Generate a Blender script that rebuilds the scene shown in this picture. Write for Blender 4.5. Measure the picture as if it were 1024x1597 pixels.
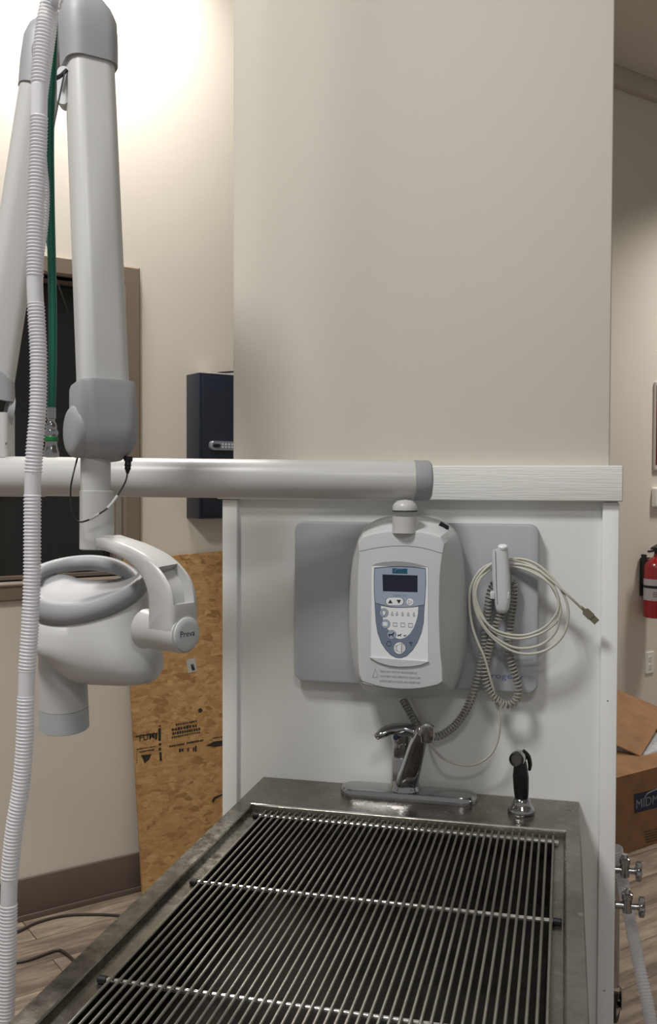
import bpy, bmesh, math, random
from mathutils import Vector as V, Matrix
random.seed(7)
PI = math.pi
C = bpy.context.scene.collection
sc = bpy.context.scene
for o in list(bpy.data.objects): bpy.data.objects.remove(o)

# ---------------------------------------------------------------- camera
FPX = 1491.48
PITCH, YAW, ROLL = -0.0274, 0.2418, 0.0030
CAM = V((0.5783, -1.8055, 1.4801))
F = V((-math.sin(YAW)*math.cos(PITCH), math.cos(YAW)*math.cos(PITCH), math.sin(PITCH)))
R0 = V((math.cos(YAW), math.sin(YAW), 0)); U0 = R0.cross(F)
R = R0*math.cos(ROLL)+U0*math.sin(ROLL); U = -R0*math.sin(ROLL)+U0*math.cos(ROLL)
cd = bpy.data.cameras.new('camera'); cam = bpy.data.objects.new('camera', cd); C.objects.link(cam)
cd.sensor_fit = 'VERTICAL'; cd.sensor_height = 24; cd.sensor_width = 24*1024/1597
cd.lens = FPX*24/1597; cd.clip_start = 0.02
cam.matrix_world = Matrix(((R.x, U.x, -F.x, CAM.x), (R.y, U.y, -F.y, CAM.y), (R.z, U.z, -F.z, CAM.z), (0, 0, 0, 1)))
sc.camera = cam

# ---------------------------------------------------------------- light
sc.view_settings.view_transform = 'Standard'; sc.view_settings.look = 'None'
sc.view_settings.gamma = 1; sc.view_settings.use_curve_mapping = False
sc.view_settings.exposure = 0.0
w = bpy.data.worlds.new('world'); sc.world = w; w.use_nodes = True
w.node_tree.nodes['Background'].inputs[0].default_value = (1.0, .985, .965, 1)
w.node_tree.nodes['Background'].inputs[1].default_value = 0.27
def area(name, loc, energy, sx, sy, col=(1, .95, .88), aim=None, spread=PI):
    l = bpy.data.lights.new(name, 'AREA'); l.energy = energy; l.shape = 'RECTANGLE'; l.size = sx; l.size_y = sy; l.color = col; l.spread = spread
    o = bpy.data.objects.new(name, l); C.objects.link(o); o.location = loc
    if aim: o.rotation_euler = (V(aim)-V(loc)).to_track_quat('-Z', 'Y').to_euler()
    return o
area('ceiling_or_fill_lamp', (-.95, 1.02, 3.50), 46, .4, .4, (1, .965, .92))
area('ceiling_or_fill_lamp', (-.45, -1.60, 3.56), 63, .5, .5, (1, .985, .965))
area('ceiling_or_fill_lamp', (1.1, -2.9, 3.56), 26, .6, .6, (1, .985, .965))  # added fill light, not a fixture of the room
area('ceiling_or_fill_lamp', (2.05, 3.45, 3.50), 32, .4, .4, (1, .955, .90), spread=2.1)

# ---------------------------------------------------------------- picture <-> place
def ray(px, py): return F+R*((px-512)/FPX)-U*((py-798.5)/FPX)
def ay(px, py, Y): d = ray(px, py); return CAM+d*((Y-CAM.y)/d.y)
def az(px, py, Z): d = ray(px, py); return CAM+d*((Z-CAM.z)/d.z)
def ad(px, py, D): return CAM+ray(px, py)*D
LW = 0.8455; WD = V((math.cos(LW), math.sin(LW), 0)); WN = V((math.sin(LW), -math.cos(LW), 0)); W0 = V((0, 2.4234, 0))  # WN points into the room
def wp(u, z, off=0): return W0+WD*u+WN*off+V((0, 0, z))
def aw(px, py, off=0):
    d = ray(px, py); t = ((W0+WN*off-CAM).dot(WN))/d.dot(WN); return CAM+d*t

# ---------------------------------------------------------------- materials
def s2l(c): return tuple(((x/255)/12.92 if x/255 <= .04045 else ((x/255+.055)/1.055)**2.4) for x in c)
class NT:
    def __init__(s, name):
        s.m = bpy.data.materials.new(name); s.m.use_nodes = True; s.t = s.m.node_tree; s.b = s.t.nodes['Principled BSDF']
        s.tc = None
    def n(s, typ, **k):
        x = s.t.nodes.new(typ)
        for a, v in k.items(): setattr(x, a, v)
        return x
    def l(s, a, b): s.t.links.new(a, b)
    def co(s, scale=(1, 1, 1), rot=(0, 0, 0), src='Object'):
        if not s.tc: s.tc = s.n('ShaderNodeTexCoord')
        m = s.n('ShaderNodeMapping'); m.inputs['Scale'].default_value = scale; m.inputs['Rotation'].default_value = rot
        s.l(s.tc.outputs[src], m.inputs[0]); return m.outputs[0]
    def noise(s, vec, scale, detail=4, rough=.5):
        x = s.n('ShaderNodeTexNoise'); x.inputs['Scale'].default_value = scale; x.inputs['Detail'].default_value = detail; x.inputs['Roughness'].default_value = rough
        s.l(vec, x.inputs['Vector']); return x
    def ramp(s, fac, stops):
        x = s.n('ShaderNodeValToRGB'); e = x.color_ramp.elements
        while len(e) < len(stops): e.new(.5)
        for i, (p, c) in enumerate(stops): e[i].position = p; e[i].color = (*c, 1) if len(c) == 3 else c
        s.l(fac, x.inputs[0]); return x.outputs[0]
    def bump(s, h, strength, dist=.001):
        x = s.n('ShaderNodeBump'); x.inputs['Strength'].default_value = strength; x.inputs['Distance'].default_value = dist
        s.l(h, x.inputs['Height']); s.l(x.outputs[0], s.b.inputs['Normal'])
def plain(name, col, rough=.5, metal=0, var=.04, vs=8, bump=0, bs=60, coat=0, spec=None):
    k = NT(name); c = s2l(col)
    nz = k.noise(k.co(), vs)
    lo = tuple(max(0, x*(1-var)) for x in c); hi = tuple(min(1, x*(1+var)) for x in c)
    k.l(k.ramp(nz.outputs[0], [(.3, lo), (.7, hi)]), k.b.inputs['Base Color'])
    k.b.inputs['Roughness'].default_value = rough; k.b.inputs['Metallic'].default_value = metal
    if coat: k.b.inputs['Coat Weight'].default_value = coat; k.b.inputs['Coat Roughness'].default_value = .08
    if spec is not None: k.b.inputs['Specular IOR Level'].default_value = spec
    if bump: k.bump(k.noise(k.co(), bs, 3).outputs[0], bump)
    return k.m
M = {}
M['wall'] = plain('wall_paint', (212, 205, 193), .75, var=.015, vs=1.5, bump=.15, bs=180)
M['column'] = plain('column_paint', (211, 206, 195), .75, var=.015, vs=1.5, bump=.15, bs=180)
M['ceil'] = plain('ceiling_paint', (206, 202, 194), .9, var=.03, vs=3, bump=.2, bs=120)
M['crown'] = plain('crown_paint', (186, 178, 166), .8)
M['panel'] = plain('white_panel_paint', (226, 227, 224), .42, var=.012, vs=2)
M['post'] = plain('white_batten_paint', (232, 233, 231), .45, var=.012, vs=3, bump=.1, bs=90)
M['brown'] = plain('brown_metal', (122, 108, 94), .5, var=.03)
M['base'] = plain('brown_vinyl_base', (98, 86, 77), .45, var=.03)
M['glass'] = plain('dark_window_glass', (26, 26, 25), .08, var=.1, vs=1.5)
M['navy'] = plain('navy_steel', (26, 32, 46), .38, var=.05)
M['silver'] = plain('silver_plastic', (150, 152, 160), .3, .5)
M['white'] = plain('white_plastic', (192, 192, 190), .34, var=.012)
M['gray'] = plain('gray_plastic', (154, 155, 159), .5, var=.015)
M['lgray'] = plain('light_gray_plastic', (202, 204, 206), .4, var=.012)
M['fgray'] = plain('face_gray_plastic', (184, 186, 188), .42, var=.012)
M['pgray'] = plain('backing_gray_paint', (172, 175, 180), .38, var=.012)
M['cone'] = plain('cone_gray_plastic', (176, 180, 184), .4, var=.012)
M['black'] = plain('black_plastic', (16, 16, 17), .35)
M['rubber'] = plain('black_rubber', (10, 10, 10), .6)
M['cordblk'] = plain('black_cable', (18, 17, 16), .5)
M['cordbrn'] = plain('brown_cord', (52, 42, 36), .5)
M['coil'] = plain('gray_coil_cord', (150, 148, 138), .45)
M['usb'] = plain('beige_gray_cable', (192, 190, 178), .45)
M['plug'] = plain('khaki_gray_plug', (126, 122, 104), .5)
M['green'] = plain('green_hose', (8, 98, 78), .4, var=.06)
M['greenband'] = plain('green_band', (20, 120, 60), .4)
M['member'] = plain('membrane_white', (232, 236, 238), .35, var=.005)
M['blu1'] = plain('membrane_light_blue_gray', (158, 170, 190), .35, var=.01)
M['blu2'] = plain('membrane_blue_gray', (116, 128, 148), .35, var=.01)
M['teal'] = plain('logo_teal', (30, 84, 108), .35)
M['screen'] = plain('lcd_screen', (30, 32, 50), .2)
M['ink'] = plain('ink_dark', (40, 42, 52), .5)
M['inkfaint'] = plain('ink_faint_gray', (140, 144, 150), .5)
M['inkblue'] = plain('ink_blue_gray', (92, 104, 150), .5)
M['inkosb'] = plain('ink_stamp', (44, 38, 30), .8, var=.4, vs=90)
M['red'] = plain('red_enamel', (146, 12, 20), .25, coat=.6)
M['label'] = plain('label_gray', (176, 172, 174), .5, var=.12, vs=160)
M['sticker'] = plain('sticker_white', (176, 174, 170), .5, var=.15, vs=200)
M['maroon'] = plain('poster_maroon', (96, 18, 30), .5, var=.1)
M['posterdark'] = plain('poster_dark', (52, 44, 42), .5)
M['frameg'] = plain('poster_frame', (196, 188, 182), .4)
M['outlet'] = plain('outlet_white', (224, 222, 216), .4)
M['logonavy'] = plain('logo_navy', (24, 32, 66), .6)
M['logowhite'] = plain('logo_silver', (136, 138, 146), .6)
M['foam'] = plain('packing_plastic', (190, 192, 196), .3, var=.2, vs=30, bump=.8, bs=40)
M['cutblack'] = plain('black_port', (12, 12, 12), .4)
M['nail'] = plain('nail_dark', (60, 54, 50), .5)
def chrome():
    k = NT('chrome'); k.b.inputs['Metallic'].default_value = 1; k.b.inputs['Base Color'].default_value = (.42, .42, .43, 1)
    r = k.ramp(k.noise(k.co(), 40, 5).outputs[0], [(.35, (.05,)*3), (.75, (.18,)*3)]); k.l(r, k.b.inputs['Roughness']); return k.m
M['chrome'] = chrome()
def steel(name, c1, c2, rough=(.16, .40), stain=True):
    k = NT(name); k.b.inputs['Metallic'].default_value = .9
    a = k.noise(k.co(), 9, 8, .65); b = k.noise(k.co((1, 1, 1)), 38, 6, .7)
    base = k.ramp(a.outputs[0], [(.35, s2l(c1)), (.62, s2l(c2))])
    if stain:
        mx = k.n('ShaderNodeMixRGB'); mx.blend_type = 'MIX'
        k.l(k.ramp(b.outputs[0], [(.58, (0, 0, 0)), (.72, (.7, .7, .7))]), mx.inputs[0]); k.l(base, mx.inputs[1]); mx.inputs[2].default_value = (*s2l((176, 172, 162)), 1); base = mx.outputs[0]
    if stain:  # limescale patches on the left rim and ledge, brown marks near the back corner
        c = k.noise(k.co(), 120, 6, .75)
        for pos, scl, rad, lo, col in (((-.283, .42, .9), (1, .42, 1), .055, .40, (196, 192, 182)), ((-.262, .36, .9), (1, .45, 1), .05, .40, (190, 186, 176)), ((.288, .70, .9), (1, .45, 1), .022, .46, (74, 58, 44)), ((-.27, .05, .9), (1, .5, 1), .05, .56, (170, 166, 156))):
            mp = k.n('ShaderNodeMapping'); mp.inputs['Location'].default_value = tuple(-p*q for p, q in zip(pos, scl)); mp.inputs['Scale'].default_value = scl
            k.l(k.tc.outputs['Object'], mp.inputs[0]); ln = k.n('ShaderNodeVectorMath'); ln.operation = 'LENGTH'; k.l(mp.outputs[0], ln.inputs[0])
            r1 = k.ramp(ln.outputs['Value'], [(rad*.35, (1, 1, 1)), (rad, (0, 0, 0))]); r2 = k.ramp(c.outputs[0], [(lo, (0, 0, 0)), (lo+.14, (.85, .85, .85))])
            mu = k.n('ShaderNodeMixRGB'); mu.blend_type = 'MULTIPLY'; mu.inputs[0].default_value = 1; k.l(r1, mu.inputs[1]); k.l(r2, mu.inputs[2])
            m_ = k.n('ShaderNodeMixRGB'); k.l(mu.outputs[0], m_.inputs[0]); k.l(base, m_.inputs[1]); m_.inputs[2].default_value = (*s2l(col), 1); base = m_.outputs[0]
    k.l(base, k.b.inputs['Base Color'])
    k.l(k.ramp(b.outputs[0], [(.3, (rough[0],)*3), (.7, (rough[1],)*3)]), k.b.inputs['Roughness'])
    return k.m
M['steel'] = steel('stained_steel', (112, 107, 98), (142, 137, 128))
M['basin'] = steel('shaded_basin_steel', (44, 42, 39), (62, 60, 55), (.5, .7), False)  # darkened steel: shade under the rack is put into the colour
M['rod'] = steel('rod_steel', (134, 130, 120), (152, 148, 140), (.42, .55), False)
M['bright'] = steel('bright_rod_steel', (205, 205, 200), (225, 225, 222), (.1, .2), False)
def trimwood():
    k = NT('trim_wood_grain'); k.b.inputs['Base Color'].default_value = (*s2l((228, 229, 225)), 1); k.b.inputs['Roughness'].default_value = .5
    nz = k.noise(k.co((14, 14, 330)), 1.0, 4, .6); k.bump(nz.outputs[0], .5, .0025); return k.m
M['trim'] = trimwood()
def osb():
    k = NT('osb_flakes'); k.b.inputs['Roughness'].default_value = .75
    co = k.co(src='UV')
    d = k.noise(co, 9, 2); mx = k.n('ShaderNodeMixRGB'); mx.blend_type = 'ADD'; mx.inputs[0].default_value = .05
    k.l(co, mx.inputs[1]); k.l(d.outputs['Color'], mx.inputs[2])
    cols = []
    for rot, sc_, seed in ((.35, (24, 56, 1), 0), (-.45, (30, 70, 1), 3)):
        mp = k.n('ShaderNodeMapping'); mp.inputs['Scale'].default_value = sc_; mp.inputs['Rotation'].default_value = (0, 0, rot); mp.inputs['Location'].default_value = (seed, seed, 0)
        k.l(mx.outputs[0], mp.inputs[0]); v = k.n('ShaderNodeTexVoronoi'); v.inputs['Scale'].default_value = 1; k.l(mp.outputs[0], v.inputs['Vector'])
        sp = k.n('ShaderNodeSeparateColor'); k.l(v.outputs['Color'], sp.inputs[0])
        cols.append((k.ramp(sp.outputs[0], [(0, s2l((150, 112, 66))), (.12, s2l((172, 130, 82))), (.5, s2l((184, 144, 92))), (1, s2l((196, 160, 108)))]), sp.outputs[1]))
    m2 = k.n('ShaderNodeMixRGB'); nz = k.noise(co, 22, 3)
    k.l(k.ramp(nz.outputs[0], [(.48, (0, 0, 0)), (.52, (1, 1, 1))]), m2.inputs[0]); k.l(cols[0][0], m2.inputs[1]); k.l(cols[1][0], m2.inputs[2])
    fine = k.noise(k.co((30, 160, 1), (0, 0, .2), src='UV'), 1, 5, .7); m3 = k.n('ShaderNodeMixRGB'); m3.blend_type = 'MULTIPLY'; m3.inputs[0].default_value = .55
    k.l(m2.outputs[0], m3.inputs[1]); k.l(k.ramp(fine.outputs[0], [(.3, (.62, .56, .46)), (.6, (1, 1, 1))]), m3.inputs[2])
    bl = k.noise(co, 26, 3, .7); m4 = k.n('ShaderNodeMixRGB'); m4.blend_type = 'MULTIPLY'; m4.inputs[0].default_value = 1
    k.l(m3.outputs[0], m4.inputs[1]); k.l(k.ramp(bl.outputs[0], [(.27, (.55, .45, .34)), (.33, (1, 1, 1))]), m4.inputs[2])
    k.l(m4.outputs[0], k.b.inputs['Base Color']); k.bump(fine.outputs[0], .3, .002); return k.m
M['osb'] = osb()
def floor_mat():
    k = NT('wood_plank_floor'); k.b.inputs['Roughness'].default_value = .42
    co = k.co((1, 1, 1), (0, 0, -LW))
    br = k.n('ShaderNodeTexBrick'); br.offset = .37; br.inputs['Scale'].default_value = 1; br.inputs['Brick Width'].default_value = 1.2; br.inputs['Row Height'].default_value = .16
    br.inputs['Mortar Size'].default_value = .0016; br.inputs['Color1'].default_value = (0, 0, 0, 1); br.inputs['Color2'].default_value = (1, 1, 1, 1); br.inputs['Mortar'].default_value = (.5, .5, .5, 1)
    k.l(co, br.inputs['Vector'])
    mp = k.n('ShaderNodeMapping'); mp.inputs['Scale'].default_value = (1.6, 11, 1); k.l(co, mp.inputs[0])
    ad_ = k.n('ShaderNodeMixRGB'); ad_.blend_type = 'ADD'; ad_.inputs[0].default_value = 4; k.l(mp.outputs[0], ad_.inputs[1]); k.l(br.outputs['Color'], ad_.inputs[2])
    g = k.noise(ad_.outputs[0], 2.0, 7, .68)
    c = k.ramp(g.outputs[0], [(.28, s2l((92, 80, 72))), (.45, s2l((138, 124, 112))), (.58, s2l((176, 160, 142))), (.75, s2l((206, 194, 178)))])
    m = k.n('ShaderNodeMixRGB'); m.blend_type = 'MULTIPLY'; m.inputs[0].default_value = .9
    k.l(c, m.inputs[1]); k.l(k.ramp(br.outputs['Color'], [(0, (.55, .52, .5)), (1, (1, .98, .95))]), m.inputs[2])
    m2 = k.n('ShaderNodeMixRGB'); m2.blend_type = 'MIX'; k.l(br.outputs['Fac'], m2.inputs[0]); k.l(m.outputs[0], m2.inputs[1]); m2.inputs[2].default_value = (.04, .034, .03, 1)
    k.l(m2.outputs[0], k.b.inputs['Base Color']); k.bump(g.outputs[0], .2, .001); return k.m
M['floor'] = floor_mat()
def cardboard():
    k = NT('cardboard'); k.b.inputs['Roughness'].default_value = .8
    nz = k.noise(k.co((1, 1, 1)), 14, 5); k.l(k.ramp(nz.outputs[0], [(.3, s2l((134, 97, 64))), (.7, s2l((152, 113, 78)))]), k.b.inputs['Base Color']); return k.m
M['card'] = cardboard()
def clearhose():
    k = NT('clear_corrugated_plastic')
    k.b.inputs['Base Color'].default_value = (*s2l((240, 240, 244)), 1); k.b.inputs['Roughness'].default_value = .38
    tr = k.n('ShaderNodeBsdfTranslucent'); tr.inputs[0].default_value = (.8, .8, .83, 1)
    tp = k.n('ShaderNodeBsdfTransparent'); tp.inputs[0].default_value = (.95, .95, .96, 1)
    a = k.n('ShaderNodeMixShader'); a.inputs[0].default_value = .35; k.l(k.b.outputs[0], a.inputs[1]); k.l(tr.outputs[0], a.inputs[2])
    b = k.n('ShaderNodeMixShader'); b.inputs[0].default_value = .22; k.l(a.outputs[0], b.inputs[1]); k.l(tp.outputs[0], b.inputs[2])
    k.l(b.outputs[0], k.t.nodes['Material Output'].inputs[0]); return k.m
M['clear'] = clearhose()

# ---------------------------------------------------------------- mesh tools
class MB:
    def __init__(s): s.v = []; s.f = []; s.uv = None
    def add(s, vs, fs):
        k = len(s.v); s.v += [V(x) for x in vs]; s.f += [tuple(i+k for i in q) for q in fs]; return s
    def loft(s, rings, cap0=True, cap1=True, closed=False):
        n = len(rings[0]); vs = [p for r in rings for p in r]; fs = []
        m = len(rings)
        for i in range(m if closed else m-1):
            a, b = i*n, ((i+1) % m)*n
            for j in range(n):
                j2 = (j+1) % n; fs.append((a+j, a+j2, b+j2, b+j))
        if not closed:
            if cap0: fs.append(tuple(range(n-1, -1, -1)))
            if cap1: fs.append(tuple(range((m-1)*n, m*n)))
        return s.add(vs, fs)
    def box(s, o, ex, ey, ez, bev=0):
        """box from corner o along three edge vectors"""
        o, ex, ey, ez = V(o), V(ex), V(ey), V(ez)
        if bev:
            bm = bmesh.new(); vs = [bm.verts.new(o+ex*a+ey*b+ez*c) for a in (0, 1) for b in (0, 1) for c in (0, 1)]
            for q in ((0, 1, 3, 2), (4, 6, 7, 5), (0, 4, 5, 1), (2, 3, 7, 6), (0, 2, 6, 4), (1, 5, 7, 3)): bm.faces.new([vs[i] for i in q])
            bmesh.ops.bevel(bm, geom=bm.edges[:], offset=bev, segments=3, profile=.5, affect='EDGES')
            bm.verts.index_update(); s.add([v.co.copy() for v in bm.verts], [[v.index for v in f.verts] for f in bm.faces]); bm.free(); return s
        vs = [o+ex*a+ey*b+ez*c for a in (0, 1) for b in (0, 1) for c in (0, 1)]
        return s.add(vs, ((0, 1, 3, 2), (4, 6, 7, 5), (0, 4, 5, 1), (2, 3, 7, 6), (0, 2, 6, 4), (1, 5, 7, 3)))
    def tube(s, pts, r, n=12, closed=False, cap=True):
        pts = [V(p) for p in pts]; m = len(pts)
        rs = r if isinstance(r, (list, tuple)) else [r]*m
        T = []
        for i in range(m):
            a = pts[(i-1) % m] if (closed or i) else pts[0]; b = pts[(i+1) % m] if (closed or i < m-1) else pts[-1]
            T.append((b-a).normalized())
        x = T[0].orthogonal().normalized(); rings = []
        for i in range(m):
            x = (x-T[i]*x.dot(T[i])).normalized(); y = T[i].cross(x)
            rings.append([pts[i]+(x*math.cos(2*PI*j/n)+y*math.sin(2*PI*j/n))*rs[i] for j in range(n)])
        return s.loft(rings, cap, cap, closed)
    def lathe(s, base, prof, ax=(0, 0, 1), n=32, cap=True):
        """prof: (distance along axis, radius)"""
        base = V(base); ax = V(ax).normalized(); x = ax.orthogonal().normalized(); y = ax.cross(x)
        rings = [[base+ax*h+(x*math.cos(2*PI*j/n)+y*math.sin(2*PI*j/n))*max(r, 1e-5) for j in range(n)] for h, r in prof]
        return s.loft(rings, cap, cap)
    def prism(s, poly, d):
        """poly: 3D points of a flat outline, d: extrusion vector"""
        return s.loft([[V(p) for p in poly], [V(p)+V(d) for p in poly]])
    def build(s, name, mat, parent=None, smooth=True, ang=35, bev=0, origin=None):
        me = bpy.data.meshes.new(name); vs = s.v
        if parent is not None:
            org = V(parent['_o'])
        else:
            if origin is None:
                mn = V([min(v[i] for v in vs) for i in range(3)]); mx = V([max(v[i] for v in vs) for i in range(3)])
                origin = V(((mn.x+mx.x)/2, (mn.y+mx.y)/2, mn.z))
            org = V(origin)
        me.from_pydata([v-org for v in vs], [], s.f); me.validate()
        bm = bmesh.new(); bm.from_mesh(me); bmesh.ops.recalc_face_normals(bm, faces=bm.faces)
        bm.to_mesh(me); bm.free()
        o = bpy.data.objects.new(name, me); C.objects.link(o); me.materials.append(M[mat] if isinstance(mat, str) else mat)
        if smooth:
            for p in me.polygons: p.use_smooth = True
            me.set_sharp_from_angle(angle=math.radians(ang))
        if parent is not None: o.parent = parent
        else: o.location = org
        o['_o'] = list(org)
        if bev:
            b = o.modifiers.new('bevel', 'BEVEL'); b.width = bev; b.segments = 2; b.limit_method = 'ANGLE'; b.angle_limit = math.radians(40)
        return o
def tag(o, label, cat, group=None, kind=None):
    if label: o['label'] = label
    if cat: o['category'] = cat
    if group: o['group'] = group
    if kind: o['kind'] = kind
    return o
def struct(o): o['kind'] = 'structure'; return o
def thing(name, loc, label, cat, group=None):
    o = bpy.data.objects.new(name, None); C.objects.link(o); o.location = loc; o['_o'] = list(V(loc)); o.empty_display_size = .05
    return tag(o, label, cat, group)
def catmull(pts, k=8, closed=False):
    P = [V(p) for p in pts]; n = len(P); out = []
    for i in range(n if closed else n-1):
        a = P[(i-1) % n] if (closed or i > 0) else P[0]*2-P[1]; b = P[i]; c = P[(i+1) % n]; d = P[(i+2) % n] if (closed or i < n-2) else P[-1]*2-P[-2]
        for j in range(k):
            t = j/k; out.append(.5*((2*b)+(c-a)*t+(2*a-5*b+4*c-d)*t*t+(3*b-a-3*c+d)*t**3))
    if not closed: out.append(P[-1])
    return out
def resample(pts, step):
    out = [pts[0]]; acc = 0
    for a, b in zip(pts, pts[1:]):
        L = (b-a).length; p = 0
        while L > 0 and acc+(L-p) >= step:
            p += step-acc; acc = 0; out.append(a.lerp(b, p/L))
        acc += L-p
    return out
def rrect(w, h, r, k=6):
    out = []
    for cx, cy, a0 in ((w/2-r, h/2-r, 0), (-w/2+r, h/2-r, 90), (-w/2+r, -h/2+r, 180), (w/2-r, -h/2+r, 270)):
        for i in range(k+1):
            a = math.radians(a0+90*i/k); out.append((cx+r*math.cos(a), cy+r*math.sin(a)))
    return out
def text(s, name, parent, org, ex, ey, width, mat, off, height=None, bold=0, label=None):
    """flat lettering: lower left corner org, unit directions ex, ey, given width"""
    cu = bpy.data.curves.new('lettering', 'FONT'); cu.body = s; cu.size = 1; cu.extrude = .004; cu.offset = bold; cu.resolution_u = 3
    t = bpy.data.objects.new('lettering', cu); C.objects.link(t)
    dg = bpy.context.evaluated_depsgraph_get(); dg.update()
    me = bpy.data.meshes.new_from_object(t.evaluated_get(dg)); bpy.data.objects.remove(t)
    vs = [v.co.copy() for v in me.vertices]; fs = [tuple(p.vertices) for p in me.polygons]
    x0 = min(v.x for v in vs); x1 = max(v.x for v in vs); y0 = min(v.y for v in vs); y1 = max(v.y for v in vs)
    kx = width/(x1-x0); ky = height/(y1-y0) if height else kx
    ex, ey = V(ex), V(ey); nz = ex.cross(ey)
    b = MB().add([V(org)+ex*((v.x-x0)*kx)+ey*((v.y-y0)*ky)+nz*(off+(v.z)*.02) for v in vs], fs)
    bpy.data.meshes.remove(me)
    return b.build(name, mat, parent, smooth=False)

# ---------------------------------------------------------------- the setting
struct(MB().box((-5, -4, -.05), (12, 0, 0), (0, 12, 0), (0, 0, .05)).build('floor', 'floor', smooth=False, origin=(0, 0, 0)))
struct(MB().box((-5, -4, 3.60), (12, 0, 0), (0, 12, 0), (0, 0, .08)).build('ceiling', 'ceil', smooth=False))
WIN = (-3.1, -1.384, 1.092, 2.257)   # outer edges of the window frame on the back wall: u0, u1, z0, z1
fw = .064
b = MB()
def wbox(b, u0, u1, z0, z1, o0, o1, bev=0): return b.box(wp(u0, z0, o0), WD*(u1-u0), WN*(o1-o0), V((0, 0, z1-z0)), bev)
i0, i1, j0, j1 = WIN[0]+fw, WIN[1]-fw, WIN[2]+fw, WIN[3]-fw
wbox(b, -4.2, i0, 0, 3.6, -.12, 0); wbox(b, i1, 5.2, 0, 3.6, -.12, 0); wbox(b, i0, i1, 0, j0, -.12, 0); wbox(b, i0, i1, j1, 3.6, -.12, 0)
struct(b.build('wall_back', 'wall', smooth=False))
b = MB(); wbox(b, -4.2, 5.2, 3.51, 3.60, .0005, .05, .004); struct(b.build('trim_1', 'crown'))
b = MB(); wbox(b, -4.2, 5.2, 0, .143, .0005, .012, .003); wbox(b, -4.2, 5.2, 0, .02, .012, .018, .002); struct(b.build('baseboard_back', 'base'))
# window
b = MB()
def mitre(b, a0, a1, z0, z1, k, o):
    # picture-frame of four mitred bars with a stepped profile
    prof = [(0, 0), (0, .02), (.006, .026), (k-.008, .026), (k, .018), (k, -.05), (k+.012, -.05), (k+.012, -.10)]
    rings = []
    for (u, z, du, dz) in ((a0, z0, 1, 1), (a1, z0, -1, 1), (a1, z1, -1, -1), (a0, z1, 1, -1)):
        rings.append([wp(u+du*p, z+dz*p, o+q) for p, q in prof])
    n = len(prof); vs = [p for r in rings for p in r]; fs = []
    for i in range(4):
        for j in range(n-1): fs.append((i*n+j, i*n+j+1, ((i+1) % 4)*n+j+1, ((i+1) % 4)*n+j))
    b.add(vs, fs)
mitre(b, *WIN, fw, .0005)
win = struct(b.build('window_1', 'brown', ang=25)); win['label'] = 'dark window in a brown metal frame on the back wall'
g = MB(); wbox(g, i0+.01, i1-.01, j0+.01, j1-.01, -.085, -.079); g.build('pane', 'glass', win, smooth=False)
g = MB(); wbox(g, WIN[0]-.01, WIN[1]+.004, WIN[2]+.050, WIN[2]+.058, .02, .034, .002); g.build('sill', 'brown', win)

# the partition: painted column above, white clad lower part
struct(MB().box((-.063, 0, 1.50), (.720, 0, 0), (0, .20, 0), (0, 0, 2.10), .003).build('wall_partition', 'column'))
struct(MB().box((-.070, 0, 0), (.742, 0, 0), (0, .20, 0), (0, 0, 1.50)).build('wall_partition_lower', 'panel', smooth=False))
b = MB().box((-.081, -.013, 0), (.031, 0, 0), (0, .226, 0), (0, 0, 1.452), .002); struct(b.build('trim_2', 'post'))
b = MB().box((.645, -.013, 0), (.029, 0, 0), (0, .226, 0), (0, 0, 1.452), .002)
t3 = struct(b.build('trim_3', 'post'))
b = MB().box((-.088, -.026, 1.4535), (.767, 0, 0), (0, .252, 0), (0, 0, .0645), .0025); struct(b.build('trim_4', 'trim'))
for (px, py) in ((947, 1093), (942, 1545)):
    p = ay(px, py, -.013); MB().lathe(p+V((0, .001, 0)), [(0, .0012), (.0016, .0012)], (0, -1, 0), 8).build('nail_head', 'nail', t3)

# ---------------------------------------------------------------- stainless wet table
TL = -1.50
tb = thing('wet_table', (.305, -.75, 0), 'stainless steel wet table with wire grid top and stained rim fixed to the white partition', 'table')
b = MB()
z = .900
X0, X1 = 0.0, .61; ix0, ix1 = .032, .584; jy1, jy0 = -.165, TL+.03
def tworing(zs): pass
# rim: outer skirt, top, inner step, ledge, basin walls as nested rectangle rings
def rect(x0, x1, y0, y1, zz): return [V((x0, y0, zz)), V((x1, y0, zz)), V((x1, y1, zz)), V((x0, y1, zz))]
rings = [rect(X0+.012, X1-.012, TL+.012, -.012, .842), rect(X0, X1, TL, -.0005, .842), rect(X0, X1, TL, -.0005, z-.002), rect(X0+.002, X1-.002, TL+.002, -.001, z), rect(ix0-.002, ix1+.002, jy0-.002, jy1+.003, z), rect(ix0, ix1, jy0, jy1, z-.002),
         rect(ix0+.002, ix1-.002, jy0, jy1-.002, z-.0125), rect(ix0+.022, ix1-.018, jy0+.02, jy1-.012, z-.0135)]
MB().loft(rings, False, False).build('rim', 'steel', tb, ang=25)
MB().tube([V((ix0-.002, jy1+.002, z+.0005)), V((ix1+.002, jy1+.002, z+.0005))], .0018, 8).build('deck_lip', 'bright', tb)
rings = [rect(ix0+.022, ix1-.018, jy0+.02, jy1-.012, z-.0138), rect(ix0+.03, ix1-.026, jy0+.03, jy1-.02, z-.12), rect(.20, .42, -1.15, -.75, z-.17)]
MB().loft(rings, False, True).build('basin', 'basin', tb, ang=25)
dr = az(440, 1592, z-.15)
MB().lathe((dr.x, dr.y, z-.166), [(0, .03), (.004, .032), (.006, .028), (.004, .024), (.002, .012), (.002, .001)], n=28).build('drain', 'chrome', tb)
MB().box((.03, -1.46, .10), (.55, 0, 0), (0, 1.38, 0), (0, 0, .02), .004).build('shelf', 'steel', tb)
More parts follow.
